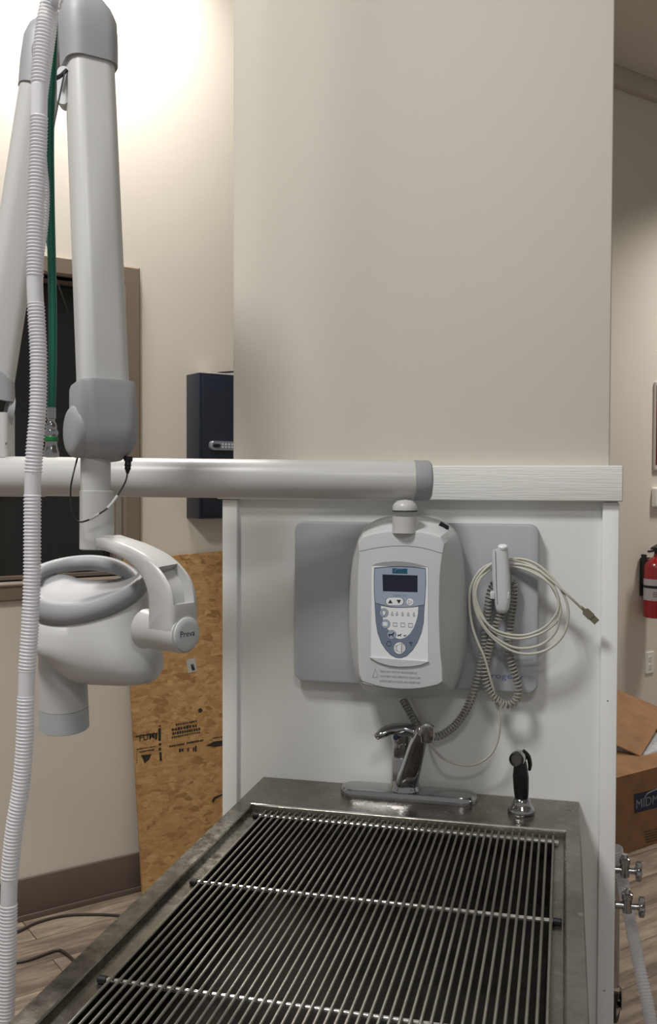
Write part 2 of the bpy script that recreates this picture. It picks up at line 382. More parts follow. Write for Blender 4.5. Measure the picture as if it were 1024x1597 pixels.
for (x, y) in ((.014, -1.475), (.571, -1.475), (.014, -.09), (.571, -.09)):
    MB().box((x, y, 0), (.025, 0, 0), (0, .025, 0), (0, 0, .842), .003).build('leg', 'steel', tb)
# lift-out wire rack
rk = thing('wire_rack', (.31, -.80, .88), 'wire grid rack of thin steel rods lying on the ledge of the wet table', 'rack')
YB, Y1, Y3 = -.195, -.490, -.779
zc_ = z-.0085; CR = .0034; RR = .0020
for k, y in enumerate((YB, Y1, Y3, -1.07, -1.36)):
    x0, x1 = (.044, .580)
    MB().tube([V((x0+.006, y, zc_)), V((x1-.006, y, zc_))], CR, 12).build('cross_rod', 'bright', rk)
    for xe, sgn in ((x0, 1), (x1, -1)):
        if k == 0 and sgn == -1: continue
        MB().lathe((xe, y, zc_), [(0, .0035), (.001, .0048), (.011, .0048), (.012, .004)], (sgn, 0, 0), 14).build('end_cap', 'rubber', rk)['label'] = 'black rubber end cap'
zr_ = zc_+CR+RR*.8
path = [V((0, -.178, zr_-.006)), V((0, -.1785, zr_-.002)), V((0, -.181, zr_)), V((0, -.3, zr_)), V((0, -1.38, zr_)), V((0, -1.384, zr_-.002)), V((0, -1.385, zr_-.006))]
n = 46; xs0, xs1 = .0635, .5655
first = None
for i in range(n):
    x = xs0+(xs1-xs0)*i/(n-1)
    if first is None:
        first = MB().tube([p+V((x, 0, 0)) for p in path], RR, 8).build('rod', 'rod', rk); bx = x
    else:
        c = first.copy(); C.objects.link(c); c.parent = rk; c.location = (x-bx, 0, 0)

# ---------------------------------------------------------------- faucet
DK = z
fp = V((.294, -.050, DK))
fa = thing('faucet', fp, 'chrome single-lever faucet on an oblong deck plate at the back of the wet table', 'faucet')
def stad(cx, cy, hw, hh, zz, n=16):
    out = []
    for s_ in (1, -1):
        for i in range(n+1):
            a = -PI/2+PI*i/n if s_ == 1 else PI/2+PI*i/n
            out.append(V((cx+s_*(hw-hh)+hh*math.cos(a), cy+hh*math.sin(a), zz)))
    return out
px_ = (.172+.428)/2
MB().loft([stad(px_, -.052, .128, .030, DK+.0003), stad(px_, -.052, .128, .030, DK+.010), stad(px_, -.052, .125, .0275, DK+.0145), stad(px_, -.052, .118, .022, DK+.016)]).build('deck_plate', 'chrome', fa)
ft = DK+.0155
MB().lathe(fp+V((0, 0, .0155)), [(0, .031), (.004, .030), (.010, .0265), (.022, .0255), (.06, .0245), (.062, .0238), (.0635, .0245), (.088, .0235), (.090, .0255), (.104, .0262), (.108, .0235), (.112, .015), (.113, .001)], n=40).build('body', 'chrome', fa)
# spout sweeps up and forward to the right
sd = (ad(666, 1150, 1.60)-ad(640, 1212, 1.70)); 
q0 = fp+V((.004, -.008, .030)); q3 = ad(659, 1139, 1.600)
pts = catmull([q0, q0.lerp(q3, .3)+V((0, 0, -.002)), q0.lerp(q3, .7)+V((.001, 0, .006)), q3], 6)
b = MB(); rings = []
for i, p in enumerate(pts):
    t = i/(len(pts)-1); T = (pts[min(i+1, len(pts)-1)]-pts[max(i-1, 0)]).normalized(); sx = T.cross(V((0, 0, 1))).normalized(); sy = sx.cross(T)
    wv = .0215*(1-t)+.0105*t; hv = .015*(1-t)+.0095*t
    rings.append([p+sx*(x)+sy*(y) for x, y in rrect(wv*2, hv*2, min(wv, hv)*.75, 5)])
b.loft(rings).build('spout', 'chrome', fa, ang=50)
MB().lathe(ad(666, 1128, 1.594), [(0, .004), (-.002, .0085), (-.005, .0120), (-.021, .0124), (-.023, .0112), (-.031, .0104), (-.032, .008)], n=28).build('aerator', 'chrome', fa)
h0 = fp+V((.002, 0, .118)); h1 = ay(588, 1148, -.075)
hp = catmull([h0+V((.022, .004, .004)), h0+V((-.006, 0, .010)), h0.lerp(h1, .55)+V((0, 0, .010)), h1+V((.006, 0, .004)), h1+V((-.001, 0, -.002))], 6)
b = MB(); rings = []
for i, p in enumerate(hp):
    t = i/(len(hp)-1); T = (hp[min(i+1, len(hp)-1)]-hp[max(i-1, 0)]).normalized(); sx = T.cross(V((0, 0, 1))).normalized(); sy = sx.cross(T)
    wv = .020*(1-t)+.0085*t; hv = .0085*(1-t)+.0062*t
    if i == 0 or i == len(hp)-1: wv *= .6; hv *= .5
    rings.append([p+sx*x+sy*y for x, y in rrect(wv*2, hv*2, hv*.9, 5)])
b.loft(rings).build('lever_handle', 'chrome', fa, ang=60)
lp = ay(617, 1150, -.078)
MB().lathe(lp, [(0, .005), (.002, .0048), (.0025, .001)], (0, -1, .1), 16).build('temperature_dot', 'logonavy', fa)['label'] = 'small dark blue temperature dot'

# side spray
sp = az(812, 1268, DK); sp = V((.509, -.088, DK))
sy_ = thing('side_sprayer', sp, 'black side spray head standing in a round chrome holder on the wet table deck', 'sprayer')
MB().lathe(sp+V((0, 0, .0003)), [(0, .0235), (.003, .0245), (.009, .0232), (.014, .019), (.019, .0165), (.024, .0155), (.027, .0125), (.028, .005)], n=36).build('holder', 'chrome', sy_)
top = ay(811, 1188, -.09)
bt = sp+V((0, 0, .026)); axs = (top-bt)
MB().loft([[bt+axs*t+V((math.cos(2*PI*j/24)*rx, math.sin(2*PI*j/24)*rx*1.0, 0)) for j in range(24)] for t, rx in ((0, .0115), (.12, .0125), (.3, .0135), (.6, .0142), (.9, .0118), (1.0, .0105))]).build('grip', 'black', sy_)
nd = (-R*.45-F*.88).normalized()
hc = ay(808, 1182, -.09)
MB().lathe(hc-nd*.012, [(0, .008), (.003, .0125), (.020, .0140), (.024, .0130)], nd, 28).build('head', 'chrome', sy_)
MB().lathe(hc+nd*.0125, [(-.002, .0126), (.003, .0126), (.004, .0108), (-.004, .0085), (-.006, .001)], nd, 28).build('nozzle', 'rubber', sy_)['label'] = 'round black nozzle face'
l0 = ay(815, 1171, -.083); l1 = ay(826, 1192, -.078)
MB().tube(catmull([l0, l0.lerp(l1, .5)+R*.003+U*.002, l1, ay(825, 1202, -.08)], 4), [.004, .0042, .0045, .0045, .0045, .0042, .004, .004, .0038, .0036, .003, .003, .002], 8).build('trigger', 'black', sy_)

# ---------------------------------------------------------------- wall-mounted x-ray machine
xr = thing('dental_xray_machine', (.30, -.02, 1.09), 'white wall-mounted x-ray machine with folding arm, grey joints and hanging tube head', 'x-ray machine')
def outline(pts, n=72, k=8):
    cr = catmull(pts, k, True); cx = sum(p.x for p in cr)/len(cr); cz = sum(p.z for p in cr)/len(cr); out = []
    m = len(cr)
    for i in range(n):
        a = 2*PI*i/n; d = V((math.cos(a), 0, math.sin(a))); best = None
        for j in range(m):
            p, q = cr[j], cr[(j+1) % m]; e = q-p
            den = d.x*e.z-d.z*e.x
            if abs(den) < 1e-12: continue
            wx, wz = p.x-cx, p.z-cz
            t = (wx*e.z-wz*e.x)/den; s_ = (wx*d.z-wz*d.x)/den
            if t > 0 and -1e-6 <= s_ <= 1+1e-6 and (best is None or t > best): best = t
        out.append(V((cx+d.x*best, 0, cz+d.z*best)))
    return out
# backing plate
c = [ay(458, 814, -.03), ay(840, 818, -.03), ay(838, 1080, -.03), ay(459, 1064, -.03)]
x0, x1 = (c[0].x+c[3].x)/2, (c[1].x+c[2].x)/2; z0, z1 = (c[3].z+c[2].z)/2, (c[0].z+c[1].z)/2
rr = rrect(x1-x0, z1-z0, .018, 8); cx_, cz_ = (x0+x1)/2, (z0+z1)/2
def rl(k, y): return [V((cx_+x*(1-k/((x1-x0)/2)), y, cz_+zz*(1-k/((z1-z0)/2)))) for x, zz in rr]
MB().loft([rl(0, -.0005), rl(0, -.026), rl(.0015, -.029), rl(.004, -.030)]).build('backing_plate', 'pgray', xr)
YF = -.150
Fo = [ay(*q, YF) for q in ((560, 840), (590, 830), (626, 827), (662, 830), (691, 840), (689, 870), (686, 900), (685, 960), (687, 1020), (690, 1064), (672, 1072), (625, 1077), (580, 1071), (561, 1061), (557, 1010), (556, 960), (557, 900), (559, 865))]
Bo = [ay(*q, -.055) for q in ((566, 828), (585, 812), (612, 804), (650, 803), (690, 812), (712, 830), (722, 870), (728, 950), (727, 1005), (718, 1052), (702, 1078), (660, 1087), (605, 1085), (570, 1074), (556, 1050), (548, 1000), (546, 950), (551, 870))]
fo, bo = outline(Fo), outline(Bo)
def lay(a, y, sc_=1.0, mixb=None, t=0):
    src = a if mixb is None else [p.lerp(q, t) for p, q in zip(a, mixb)]
    cx = sum(p.x for p in src)/len(src); cz = sum(p.z for p in src)/len(src)
    return [V((cx+(p.x-cx)*sc_, y, cz+(p.z-cz)*sc_)) for p in src]
cb = MB().loft([lay(fo, YF, .955), lay(fo, YF+.0005, .985), lay(fo, YF+.003, 1.0), lay(fo, YF+.012, 1, bo, .10), lay(fo, YF+.030, 1, bo, .32), lay(fo, -.09, 1, bo, .78), lay(bo, -.065, 1.0), lay(bo, -.045, .99), lay(bo, -.0305, .96)]).build('control_housing', 'lgray', xr, ang=28)
# seams across the face
def strip(pts, r, name, mat, par, n=6): return MB().tube(pts, r, n).build(name, mat, par)
strip(catmull([ay(x, y, YF+.0002) for x, y in ((560.5, 860), (590, 854), (622, 851.5), (655, 854), (689.5, 863))], 6), .0005, 'upper_seam', 'ink', cb)
strip(catmull([ay(x, y, YF+.0002) for x, y in ((561, 1061), (590, 1070), (622, 1074), (655, 1073), (689.5, 1066))], 6), .0005, 'lower_seam', 'ink', cb)
def poly(pts, t, name, mat, par, y=YF, lift=0): return MB().prism([ay(px, py, y-lift) for px, py in pts], V((0, -t, 0))).build(name, mat, par, smooth=False)
def K(x, y): return (570+x*110/976, 860+y*180/1597)     # close-up of the keypad
def KK(l): return [K(*p) for p in l]
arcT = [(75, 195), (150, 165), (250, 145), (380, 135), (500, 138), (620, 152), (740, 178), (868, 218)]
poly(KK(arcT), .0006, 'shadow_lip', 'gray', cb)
poly(KK([(60, 1462), (872, 1520), (760, 1565), (620, 1585), (480, 1590), (330, 1575), (180, 1530)]), .0035, 'lower_lip', 'lgray', cb)
poly(KK([(85, 198), (862, 222), (866, 1522), (75, 1478)]), .0010, 'keypad', 'member', cb)
kp = [o for o in cb.children if o.name.startswith('keypad')][0]
sh = [(122, 232), (300, 216), (480, 212), (660, 220), (826, 240), (832, 420), (822, 620), (808, 800), (800, 980), (770, 1120), (715, 1255), (650, 1360), (570, 1440), (490, 1472), (420, 1468), (350, 1430), (280, 1360), (215, 1260), (165, 1120), (140, 960), (132, 800), (118, 560), (116, 380)]
def shrink(l, k):
    cx = sum(p[0] for p in l)/len(l); cy = sum(p[1] for p in l)/len(l); return [(cx+(x-cx)*k, cy+(y-cy)*k) for x, y in l]
poly(KK(shrink(sh, 1.012)), .0001, 'shield_border', 'ink', cb, lift=.0010)
poly(KK(sh), .0001, 'shield', 'blu2', cb, lift=.0011)
poly(KK([(130, 240), (300, 222), (480, 218), (660, 226), (820, 246), (826, 420), (816, 620), (806, 735), (640, 765), (480, 772), (330, 762), (138, 712), (124, 560), (122, 380)]), .0001, 'upper_field', 'blu1', cb, lift=.0012)
strip(catmull([ay(*K(x, y), YF-.0014) for x, y in ((135, 712), (330, 764), (480, 774), (640, 767), (808, 737))], 6), .0003, 'field_line', 'ink', cb)
wf = [(212, 752), (330, 776), (480, 782), (640, 776), (728, 764), (722, 860), (700, 960), (662, 1060), (610, 1140), (550, 1190), (480, 1212), (420, 1200), (340, 1110), (290, 1060), (240, 960), (236, 900), (212, 850)]
poly(KK(wf), .0001, 'button_field', 'member', cb, lift=.0012)
poly(KK([(232, 318), (716, 332), (716, 562), (238, 548)]), .0004, 'screen', 'screen', cb, lift=.0013)
poly(KK([(368, 232), (576, 238), (576, 310), (368, 304)]), .0002, 'emblem_block', 'teal', cb, lift=.0013)
strip(catmull([ay(*K(x, y), YF-.0016) for x, y in ((392, 282), (415, 258), (450, 243), (510, 240))], 5), .0003, 'emblem_swoosh', 'blu1', cb)
EX, EZ = V((1, 0, 0)), V((0, 0, 1))
def ktext(s, x, y, x2, mat, name='lettering', lift=.0014, h=None):
    a = ay(*K(x, y), YF); b_ = ay(*K(x2, y), YF)
    return text(s, name, cb, a, EX, EZ, (b_-a).length, mat, lift, h)
ktext('MIDMARK', 384, 303, 560, 'blu1')
ktext('VetPro DC', 378, 620, 575, 'blu2')
def circ(x, y, r, n=24, sx=1): return [(x+r*sx*math.cos(2*PI*i/n), y+r*math.sin(2*PI*i/n)) for i in range(n)]
def pill(xa, xb, y, r, n=10): return [(xb+r*math.cos(-PI/2+PI*i/n), y+r*math.sin(-PI/2+PI*i/n)) for i in range(n+1)]+[(xa+r*math.cos(PI/2+PI*i/n), y+r*math.sin(PI/2+PI*i/n)) for i in range(n+1)]
def btn(pts, mat, name, lift=.0013): 
    poly(KK(shrink(pts, 1.06)), .0001, name+'_edge', 'ink', cb, lift=lift); return poly(KK(pts), .0002, name, mat, cb, lift=lift+.0001)
btn(pill(330, 470, 692, 52), 'member', 'arrow_button'); btn(circ(612, 697, 50), 'member', 'play_button')
poly(KK([(340, 665), (308, 716), (372, 718)]), .0001, 'up_arrow', 'ink', cb, lift=.0017)
poly(KK([(425, 668), (490, 670), (458, 724)]), .0001, 'down_arrow', 'ink', cb, lift=.0017)
def line(pts, name, w_=.00028, closed=True, lift=.0018, mat='ink'):
    P = [ay(*K(*p), YF-lift) for p in pts]; return MB().tube(P, w_, 5, closed).build(name, mat, cb)
line([(590, 672), (640, 700), (590, 728)], 'play_icon')
btn(circ(252, 850, 60), 'blu1', 'tooth_button'); btn(circ(275, 1004, 60), 'blu1', 'receptor_button'); btn(circ(358, 1152, 62), 'blu1', 'dog_button')
poly(KK([(238, 975), (300, 978), (300, 1032), (240, 1030)]), .0001, 'receptor_icon', 'member', cb, lift=.0017)
poly(KK([(232, 818), (272, 826), (278, 850), (262, 880), (240, 886), (230, 850)]), .0001, 'tooth_icon', 'member', cb, lift=.0017); line([(232, 818), (272, 826), (278, 850), (262, 890), (240, 886), (230, 850)], 'tooth_line')
for (x0_, y0_, w_, h_) in ((378, 988, 55, 46), (484, 988, 56, 54), (590, 995, 58, 52)): line([(x0_, y0_), (x0_+w_, y0_+2), (x0_+w_, y0_+h_), (x0_, y0_+h_-2)], 'film_icon')
for (x_, y_) in ((366, 860), (430, 860), (508, 864), (588, 866), (666, 868)): line([(x_, y_-28), (x_+10, y_), (x_+14, y_+24), (x_-12, y_+22), (x_-6, y_-4)], 'tooth_mark', .0003)
def dog(cx, cy, k, name):
    pr = [(-1, -.25), (.35, -.3), (.55, -.95), (1.0, -.8), (.95, -.5), (.6, -.2), (.6, .3), (.75, .9), (.5, .9), (.35, .3), (-.5, .2), (-.6, .9), (-.85, .9), (-.9, .2), (-1.1, .3)]
    b = MB(); P = [(cx+x*k, cy+y*k*.85) for x, y in pr]; b.prism([ay(*K(*p), YF-.0018) for p in P], V((0, -.0001, 0))); b.build(name, 'ink', cb, smooth=False)
dog(356, 1152, 40, 'dog_icon'); dog(468, 1158, 26, 'dog_icon'); dog(542, 1164, 18, 'dog_icon')
btn(circ(468, 1338, 82, sx=.98), 'member', 'exposure_button')
line([(408, 1305), (430, 1305), (492, 1268), (492, 1405), (430, 1372), (408, 1370)], 'tube_icon'); line([(430, 1305), (430, 1372)], 'tube_icon_line', closed=False); line([(500, 1275), (522, 1275), (522, 1400), (500, 1400)], 'beam_icon')
line(circ(320, 1274, 34, 16), 'power_ring')
poly(KK([(598, 1262), (622, 1250), (620, 1278)]), .0001, 'warning_mark', 'ink', cb, lift=.0015); poly(KK([(652, 1262), (628, 1250), (630, 1278)]), .0001, 'warning_mark', 'ink', cb, lift=.0015); poly(KK([(612, 1300), (640, 1300), (626, 1284)]), .0001, 'warning_mark', 'ink', cb, lift=.0015)
for i, s_ in enumerate(('THIS X-RAY UNIT MAY BE DANGEROUS', 'TO PATIENT AND OPERATOR UNLESS SAFE', 'EXPOSURE FACTORS ARE OBSERVED')):
    a = ay(592, 1048.5+i*7.5, YF); text(s_, 'warning_text', cb, a, EX, EZ, .072-(.006 if i == 0 else 0), 'inkfaint', .0003, .0036)
line_ = [ay(x, y, YF-.0003) for x, y in ((585, 1042), (581, 1056), (589, 1056))]; MB().tube(line_, .0004, 5, True).build('warning_triangle', 'inkfaint', cb)
pt = [ay(x, y, -.095) for x, y in ((688, 816.5), (700, 824), (696, 829.5), (684, 822.5))]
pc = sum(pt, V())/4
bmn = V((.1, -.55, .82)).normalized()
MB().prism([p+bmn*.0 for p in pt], V((0, -.004, .004))).build('port', 'cutblack', cb, smooth=False)['label'] = 'small black port on the sloping top'
text('Progeny', 'plate_lettering', xr, ay(757, 1060, -.030), EX, EZ, .0675, 'inkblue', .0002, .0135)
# swivel neck and horizontal arm
NK = V(ay(631, 800, -.140)); nz0 = ay(631, 808, -.140).z; nz1 = ay(631, 791, -.140).z
nk = .0218
MB().lathe((NK.x, NK.y, nz0-.026), [(0, nk+.001), (.012, nk), (nz1-nz0+.010, nk)], n=36).build('swivel_neck', 'white', xr)
MB().lathe((NK.x, NK.y, nz1-.0065+.0), [(-.0065+.009-.004, nk+.0004), (.001, nk+.0004)], n=36).build('neck_groove', 'ink', xr)
MB().lathe((NK.x, NK.y, nz1-.0055), [(0, nk), (.006, nk), (.012, nk*.88), (.017, nk*.6), (.019, .001)], n=36).build('neck_cap', 'white', xr)
DA = (ay(660, 750, -.100)-CAM).dot(F)
pa0 = ad(-75, 741.5, DA-.012); pa1 = ad(652, 749.5, DA)
ax = (pa1-pa0).normalized(); LA = (pa1-pa0).length
MB().lathe(pa0, [(-.01, .010), (-.01, .030), (0, .0350), (LA-.004, .0350)], ax, 48).build('horizontal_arm', 'white', xr)
# rounded pod-like end cap, turned outwards
MB().lathe(pa1-ax*.008, [(0, .0345), (.0005, .0365), (.024, .0365), (.0285, .0345), (.031, .030), (.033, .018), (.0335, .001)], ax, 48).build('arm_end_cap', 'gray', xr)['label'] = 'grey end cap of the horizontal arm'
MB().box(ad(-60, 771, DA-.01)-V((0, .008, 0)), ax*.145, V((0, .016, 0)), V((0, 0, -.003)), .001).build('arm_rail', 'white', xr)

def frame_ring(p, sx, sy, pts): return [p+sx*x+sy*y for x, y in pts]
def dirs(p0, p1, rot):
    T = (p1-p0).normalized(); sx = (R*math.cos(rot)+F*math.sin(rot)); sx = (sx-T*sx.dot(T)).normalized(); return T, sx, T.cross(sx)
# left (rear) arm segment
DL, DR0, DR1 = DA+.0, 1.50, 1.45
l0 = ad(-10, 600, DL); l1 = ad(66, 110, DL-.02)
T, sx, sy2 = dirs(l0, l1, .45)
MB().loft([frame_ring(l0, sx, sy2, rrect(.068, .062, .022)), frame_ring(l1, sx, sy2, rrect(.068, .062, .022))]).build('lower_arm_segment', 'white', xr)
la = ad(60, 143, DL-.02); lb = ad(70, 70, DL-.02); ltp = ad(74, 36, DL-.02)
b = MB().loft([frame_ring(ad(62, 140, DL-.02), sx, sy2, rrect(.0725, .0665, .024)), frame_ring(ad(65, 100, DL-.02), sx, sy2, rrect(.0725, .0665, .024)), frame_ring(ad(69, 62, DL-.02), sx, sy2, rrect(.0700, .065, .026)), frame_ring(ad(72, 44, DL-.02), sx, sy2, rrect(.058, .056, .025)), frame_ring(ad(73, 35, DL-.02), sx, sy2, rrect(.040, .040, .018)), frame_ring(ad(74, 31, DL-.02), sx, sy2, rrect(.012, .012, .005))])
b.build('upper_elbow_cover', 'gray', xr, ang=60)['label'] = 'grey elbow cover on the rear arm segment'
# lower clevis of the left segment
b = MB().loft([frame_ring(ad(-9, 622, DL), sx, sy2, rrect(.071, .068, .024)), frame_ring(ad(-11, 575, DL), sx, sy2, rrect(.071, .068, .024))])
for off in (-.026, .026):
    cc = ad(-9, 638, DL)+sx*off; b.lathe(cc-sx*.006, [(0, .026), (.001, .029), (.011, .029), (.012, .026)], sx, 32)
b.build('lower_elbow_cover', 'gray', xr)['label'] = 'grey forked joint cover above the horizontal arm'
b = MB(); pb = ad(-9, 714, DL); pt_ = ad(-9, 645, DL)
b.loft([frame_ring(pb, R, F, rrect(.062, .05, .008)), frame_ring(pt_, R, F, rrect(.062, .05, .008))]); b.build('arm_bracket', 'white', xr)
MB().lathe(ad(10, 692, DL-.026), [(0, .0025), (.0015, .002), (.0017, .0005)], -F, 12).build('screw', 'chrome', xr)
# right (front) segment
r0 = ad(140, 96, DR0); r1 = ad(161, 612, DR1)
T2, sx2, sy3 = dirs(r1, r0, .55)
MB().loft([frame_ring(r1, sx2, sy3, rrect(.074, .058, .020)), frame_ring(ad(139, 80, DR0), sx2, sy3, rrect(.072, .058, .020))]).build('upper_arm_segment', 'white', xr)
Q = [(139, 106, .082, .070, .022), (138, 70, .084, .074, .024), (136, 40, .085, .076, .026), (133, 22, .080, .073, .03), (130, 8, .068, .062, .028), (128, -2, .050, .045, .02), (127, -6, .02, .02, .009)]
MB().loft([frame_ring(ad(x, y, DR0), sx2, sy3, rrect(a, c_, r_)) for x, y, a, c_, r_ in Q]).build('top_elbow_cover', 'gray', xr, ang=60)['label'] = 'grey elbow cover at the top of the front arm segment'
# joint barrel between the two elbows
ja = ad(112, 62, DR0+.01); jb = ad(72, 84, DL-.03)
MB().lathe(ja-(jb-ja).normalized()*.012, [(0, .030), (.002, .034), ((jb-ja).length*.45, .034), ((jb-ja).length, .028)], (jb-ja), 36).build('elbow_joint', 'gray', xr)
# cable clip on the front segment
cc = ad(101, 137, DR0-.012)
MB().loft([[cc+R*x+U*zz+F*.012 for x, zz in rrect(.022, .062, .0105)], [cc+R*x+U*zz-F*.004 for x, zz in rrect(.022, .062, .0105)], [cc+R*x*.85+U*zz*.95-F*.010 for x, zz in rrect(.022, .062, .0105)]]).build('cable_guide', 'lgray', xr)
MB().tube(catmull([ad(88, 122, DR0-.035), ad(96, 117, DR0-.03), ad(104, 109, DR0-.026)], 4), [.0032]*4+[.003]*4+[.003], 8).build('cable_clip', 'black', xr)
# lower elbow, hanging joint
T3 = (r0-r1).normalized()
Q = [(160, 600, .086, .074, .02), (160, 606, .089, .078, .02), (161, 640, .091, .082, .022), (161, 672, .094, .086, .026), (162, 694, .092, .084, .03), (162, 708, .078, .070, .03), (162, 717, .056, .050, .022), (162, 719, .03, .03, .012)]
b = MB().loft([frame_ring(ad(x, y, DR1), sx2, sy3, rrect(a, c_, r_)) for x, y, a, c_, r_ in Q])
jd = (-R*.83-F*.55).normalized()
jc = ad(150, 674, DR1)
b.lathe(jc, [(0, .040), (.030, .040), (.036, .0385), (.040, .034), (.042, .026), (.043, .001)], jd, 40)
b.build('hanging_elbow_cover', 'gray', xr, ang=50)['label'] = 'grey joint cover above the tube head'
MB().lathe(ad(149, 768, DR1), [(0, .0225), (.06, .0225)], U, 36).build('head_stem', 'white', xr)
MB().lathe(ad(151, 857, DR1), [(0, .0240), (.0015, .0258), (.088, .0254), (.0885, .0248), (.089, .02)], U, 40).build('yoke_socket', 'white', xr)

# tube head
DH = DR1
P2 = DH/FPX    # metres per pixel at the head
th = 52*PI/180
A_ = (R0*math.sin(th)-V((F.x, F.y, 0)).normalized()*math.cos(th)); B_ = (R0*math.cos(th)+V((F.x, F.y, 0)).normalized()*math.sin(th)); Z_ = V((0, 0, 1))
def yk(px, py):
    s_ = (px-151)*P2/math.sin(th)
    base = ad(151, 765, DH); 
    d = ray(px, py); # point on the plane through the stem axis spanned by A_ and Z_
    t = (base-CAM).dot(B_)/d.dot(B_); return CAM+d*t
PF = B_*(-.026)
def yf(px, py, bb):
    base = ad(151, 765, DH)+PF; d = ray(px, py); t = (base-CAM).dot(B_)/d.dot(B_); return CAM+d*t-PF+B_*bb
prof = catmull([(144, 838, 0), (146, 856, 0), (160, 860, 0), (178, 867, 0), (198, 879, 0), (213, 894, 0), (223, 912, 0), (228, 938, 0), (228, 990, 0)], 3)+catmull([(268, 990, 0), (268, 950, 0), (263, 917, 0), (249, 891, 0), (228, 870, 0), (198, 853, 0), (168, 842, 0), (150, 836, 0)], 3)
def inset(pr, k):
    out = []; n_ = len(pr)
    for i in range(n_):
        a, b_ = V(pr[i-1]), V(pr[(i+1) % n_]); t = (b_-a).normalized(); out.append(V(pr[i])+V((t.y, -t.x, 0))*k)
    return out
yoke = MB().loft([[yf(p[0], p[1], bb) for p in inset(prof, k)] for bb, k in ((-.0262, 6), (-.0245, 2.5), (-.021, .6), (-.017, 0), (.017, 0), (.021, .6), (.0245, 2.5), (.0262, 6))]).build('yoke', 'white', xr, ang=50)
# slot pressed into the outer face of the yoke
def cutter(obj, mb):
    c = mb.build('cutter', 'white', xr, smooth=False)
    md = obj.modifiers.new('slot', 'BOOLEAN'); md.object = c; md.operation = 'DIFFERENCE'; md.solver = 'EXACT'
    dg = bpy.context.evaluated_depsgraph_get(); me = bpy.data.meshes.new_from_object(obj.evaluated_get(dg)); obj.modifiers.clear()
    old = obj.data; obj.data = me; bpy.data.meshes.remove(old); cm = c.data; bpy.data.objects.remove(c); bpy.data.meshes.remove(cm)
    me.set_sharp_from_angle(angle=math.radians(40))
cm_ = MB()
cm_.loft([[yf(x, y, yy) for (x, y) in ((235, y0_), (246, y0_+20), (252, 930), (252, 944), (330, 944), (330, y0_-14), (246, y0_-14))] for yy, y0_ in ((-.0215, 896), (.0165, 890))])
cutter(yoke, cm_)
ax0 = ad(151, 765, DH); ax0 = V((ax0.x, ax0.y, yf(250, 990, 0).z))
a_in = (yf(228, 990, 0)-ax0).dot(A_); a_out = (yf(268, 990, 0)-ax0).dot(A_)
pv = ax0+A_*a_in
MB().lathe(pv, [(0, .0250), (.0015, .0270), (a_out-a_in-.002, .0270), (a_out-a_in, .0262), (a_out-a_in+.001, .0240)], A_, 48).build('pivot_housing', 'white', xr)
dsk = MB().lathe(pv+A_*(a_out-a_in), [(0, .0238), (.0025, .0238), (.0035, .0225), (.0040, .015), (.0042, .001)], A_, 40).build('pivot_disc', 'lgray', xr)
dsk['label'] = 'round grey pivot disc with dark lettering'
text('Preva', 'lettering', dsk, pv+A_*(a_out-a_in+.0041)-B_*.014-Z_*.003, B_, Z_, .027, 'ink', .0002, .0085)
# the collar between head and yoke
hcn = yk(151, 985)
MB().lathe(pv-A_*.030, [(0, .029), (.010, .027), (.020, .0262), (.031, .0258)], A_, 36).build('head_collar', 'white', xr)
# head body: stacked tilted rings
FH = V((F.x, F.y, 0)).normalized()
def hring(cx, cy, rx, ry, nexp=2.0, tf=0, tb_=0, roll=0, n=64, inset=0):
    c = ad(cx, cy, DH); out = []
    for j in range(n):
        a = 2*PI*j/n; ca, sa = math.cos(a), math.sin(a)
        x = (abs(ca)**(2/nexp))*math.copysign(1, ca)*rx*P2; y = (abs(sa)**(2/nexp))*math.copysign(1, sa)*ry
        tl = tb_ if y > 0 else tf
        out.append(c+R0*x+FH*(y*math.cos(tl))+Z_*(y*math.sin(tl)+x*roll))
    return out
tf = math.radians(20)
body = MB().loft([hring(140, 936, 30, .03, 2, tf*.3, 0, .10), hring(140, 934, 80, .080, 2, tf*.9, .02, .12), hring(140, 929, 88, .088, 2, tf, .03, .13), hring(141, 955, 90.5, .089, 2.2, tf*.75, .0, .10), hring(143, 980, 92, .088, 2.5, tf*.4, 0, .05), hring(151, 1005, 97, .087, 2.9, tf*.15, 0, -.03), hring(165, 1024, 86, .084, 3.0, 0, 0, -.10), hring(172, 1038, 79, .079, 3.4, 0, 0, -.10), hring(177, 1050, 70, .070, 3.6, 0, 0, -.07), hring(179, 1056, 60, .060, 3.2, 0, 0, -.04), hring(180, 1057, 30, .035, 2.2, 0, 0, 0)], True, True)
body.build('tube_head', 'white', xr, ang=70)
# grey top cap: band, scooped dish and carrying handle round a slot
cap = MB(); N = 64
outer = hring(140, 904, 86, .086, 2, tf, tf*.95, .13, N); lower = hring(140, 929.5, 89.2, .0895, 2, tf, .03, .13, N)
cc = ad(140, 904, DH)
front = [j for j in range(N+1) if (math.sin(2*PI*j/N) <= .22)]
# front part runs from just behind the right end, round the front, to just behind the left end
idx = [j % N for j in range(int(N*.5)-3, N+4)]
m = len(idx); vs = []; 
rim_in = []
for j in idx: vs.append(lower[j])
for j in idx: vs.append(outer[j])
for k, j in enumerate(idx): rim_in.append(outer[j]+(cc-outer[j])*.045+Z_*.0015)
vs += rim_in
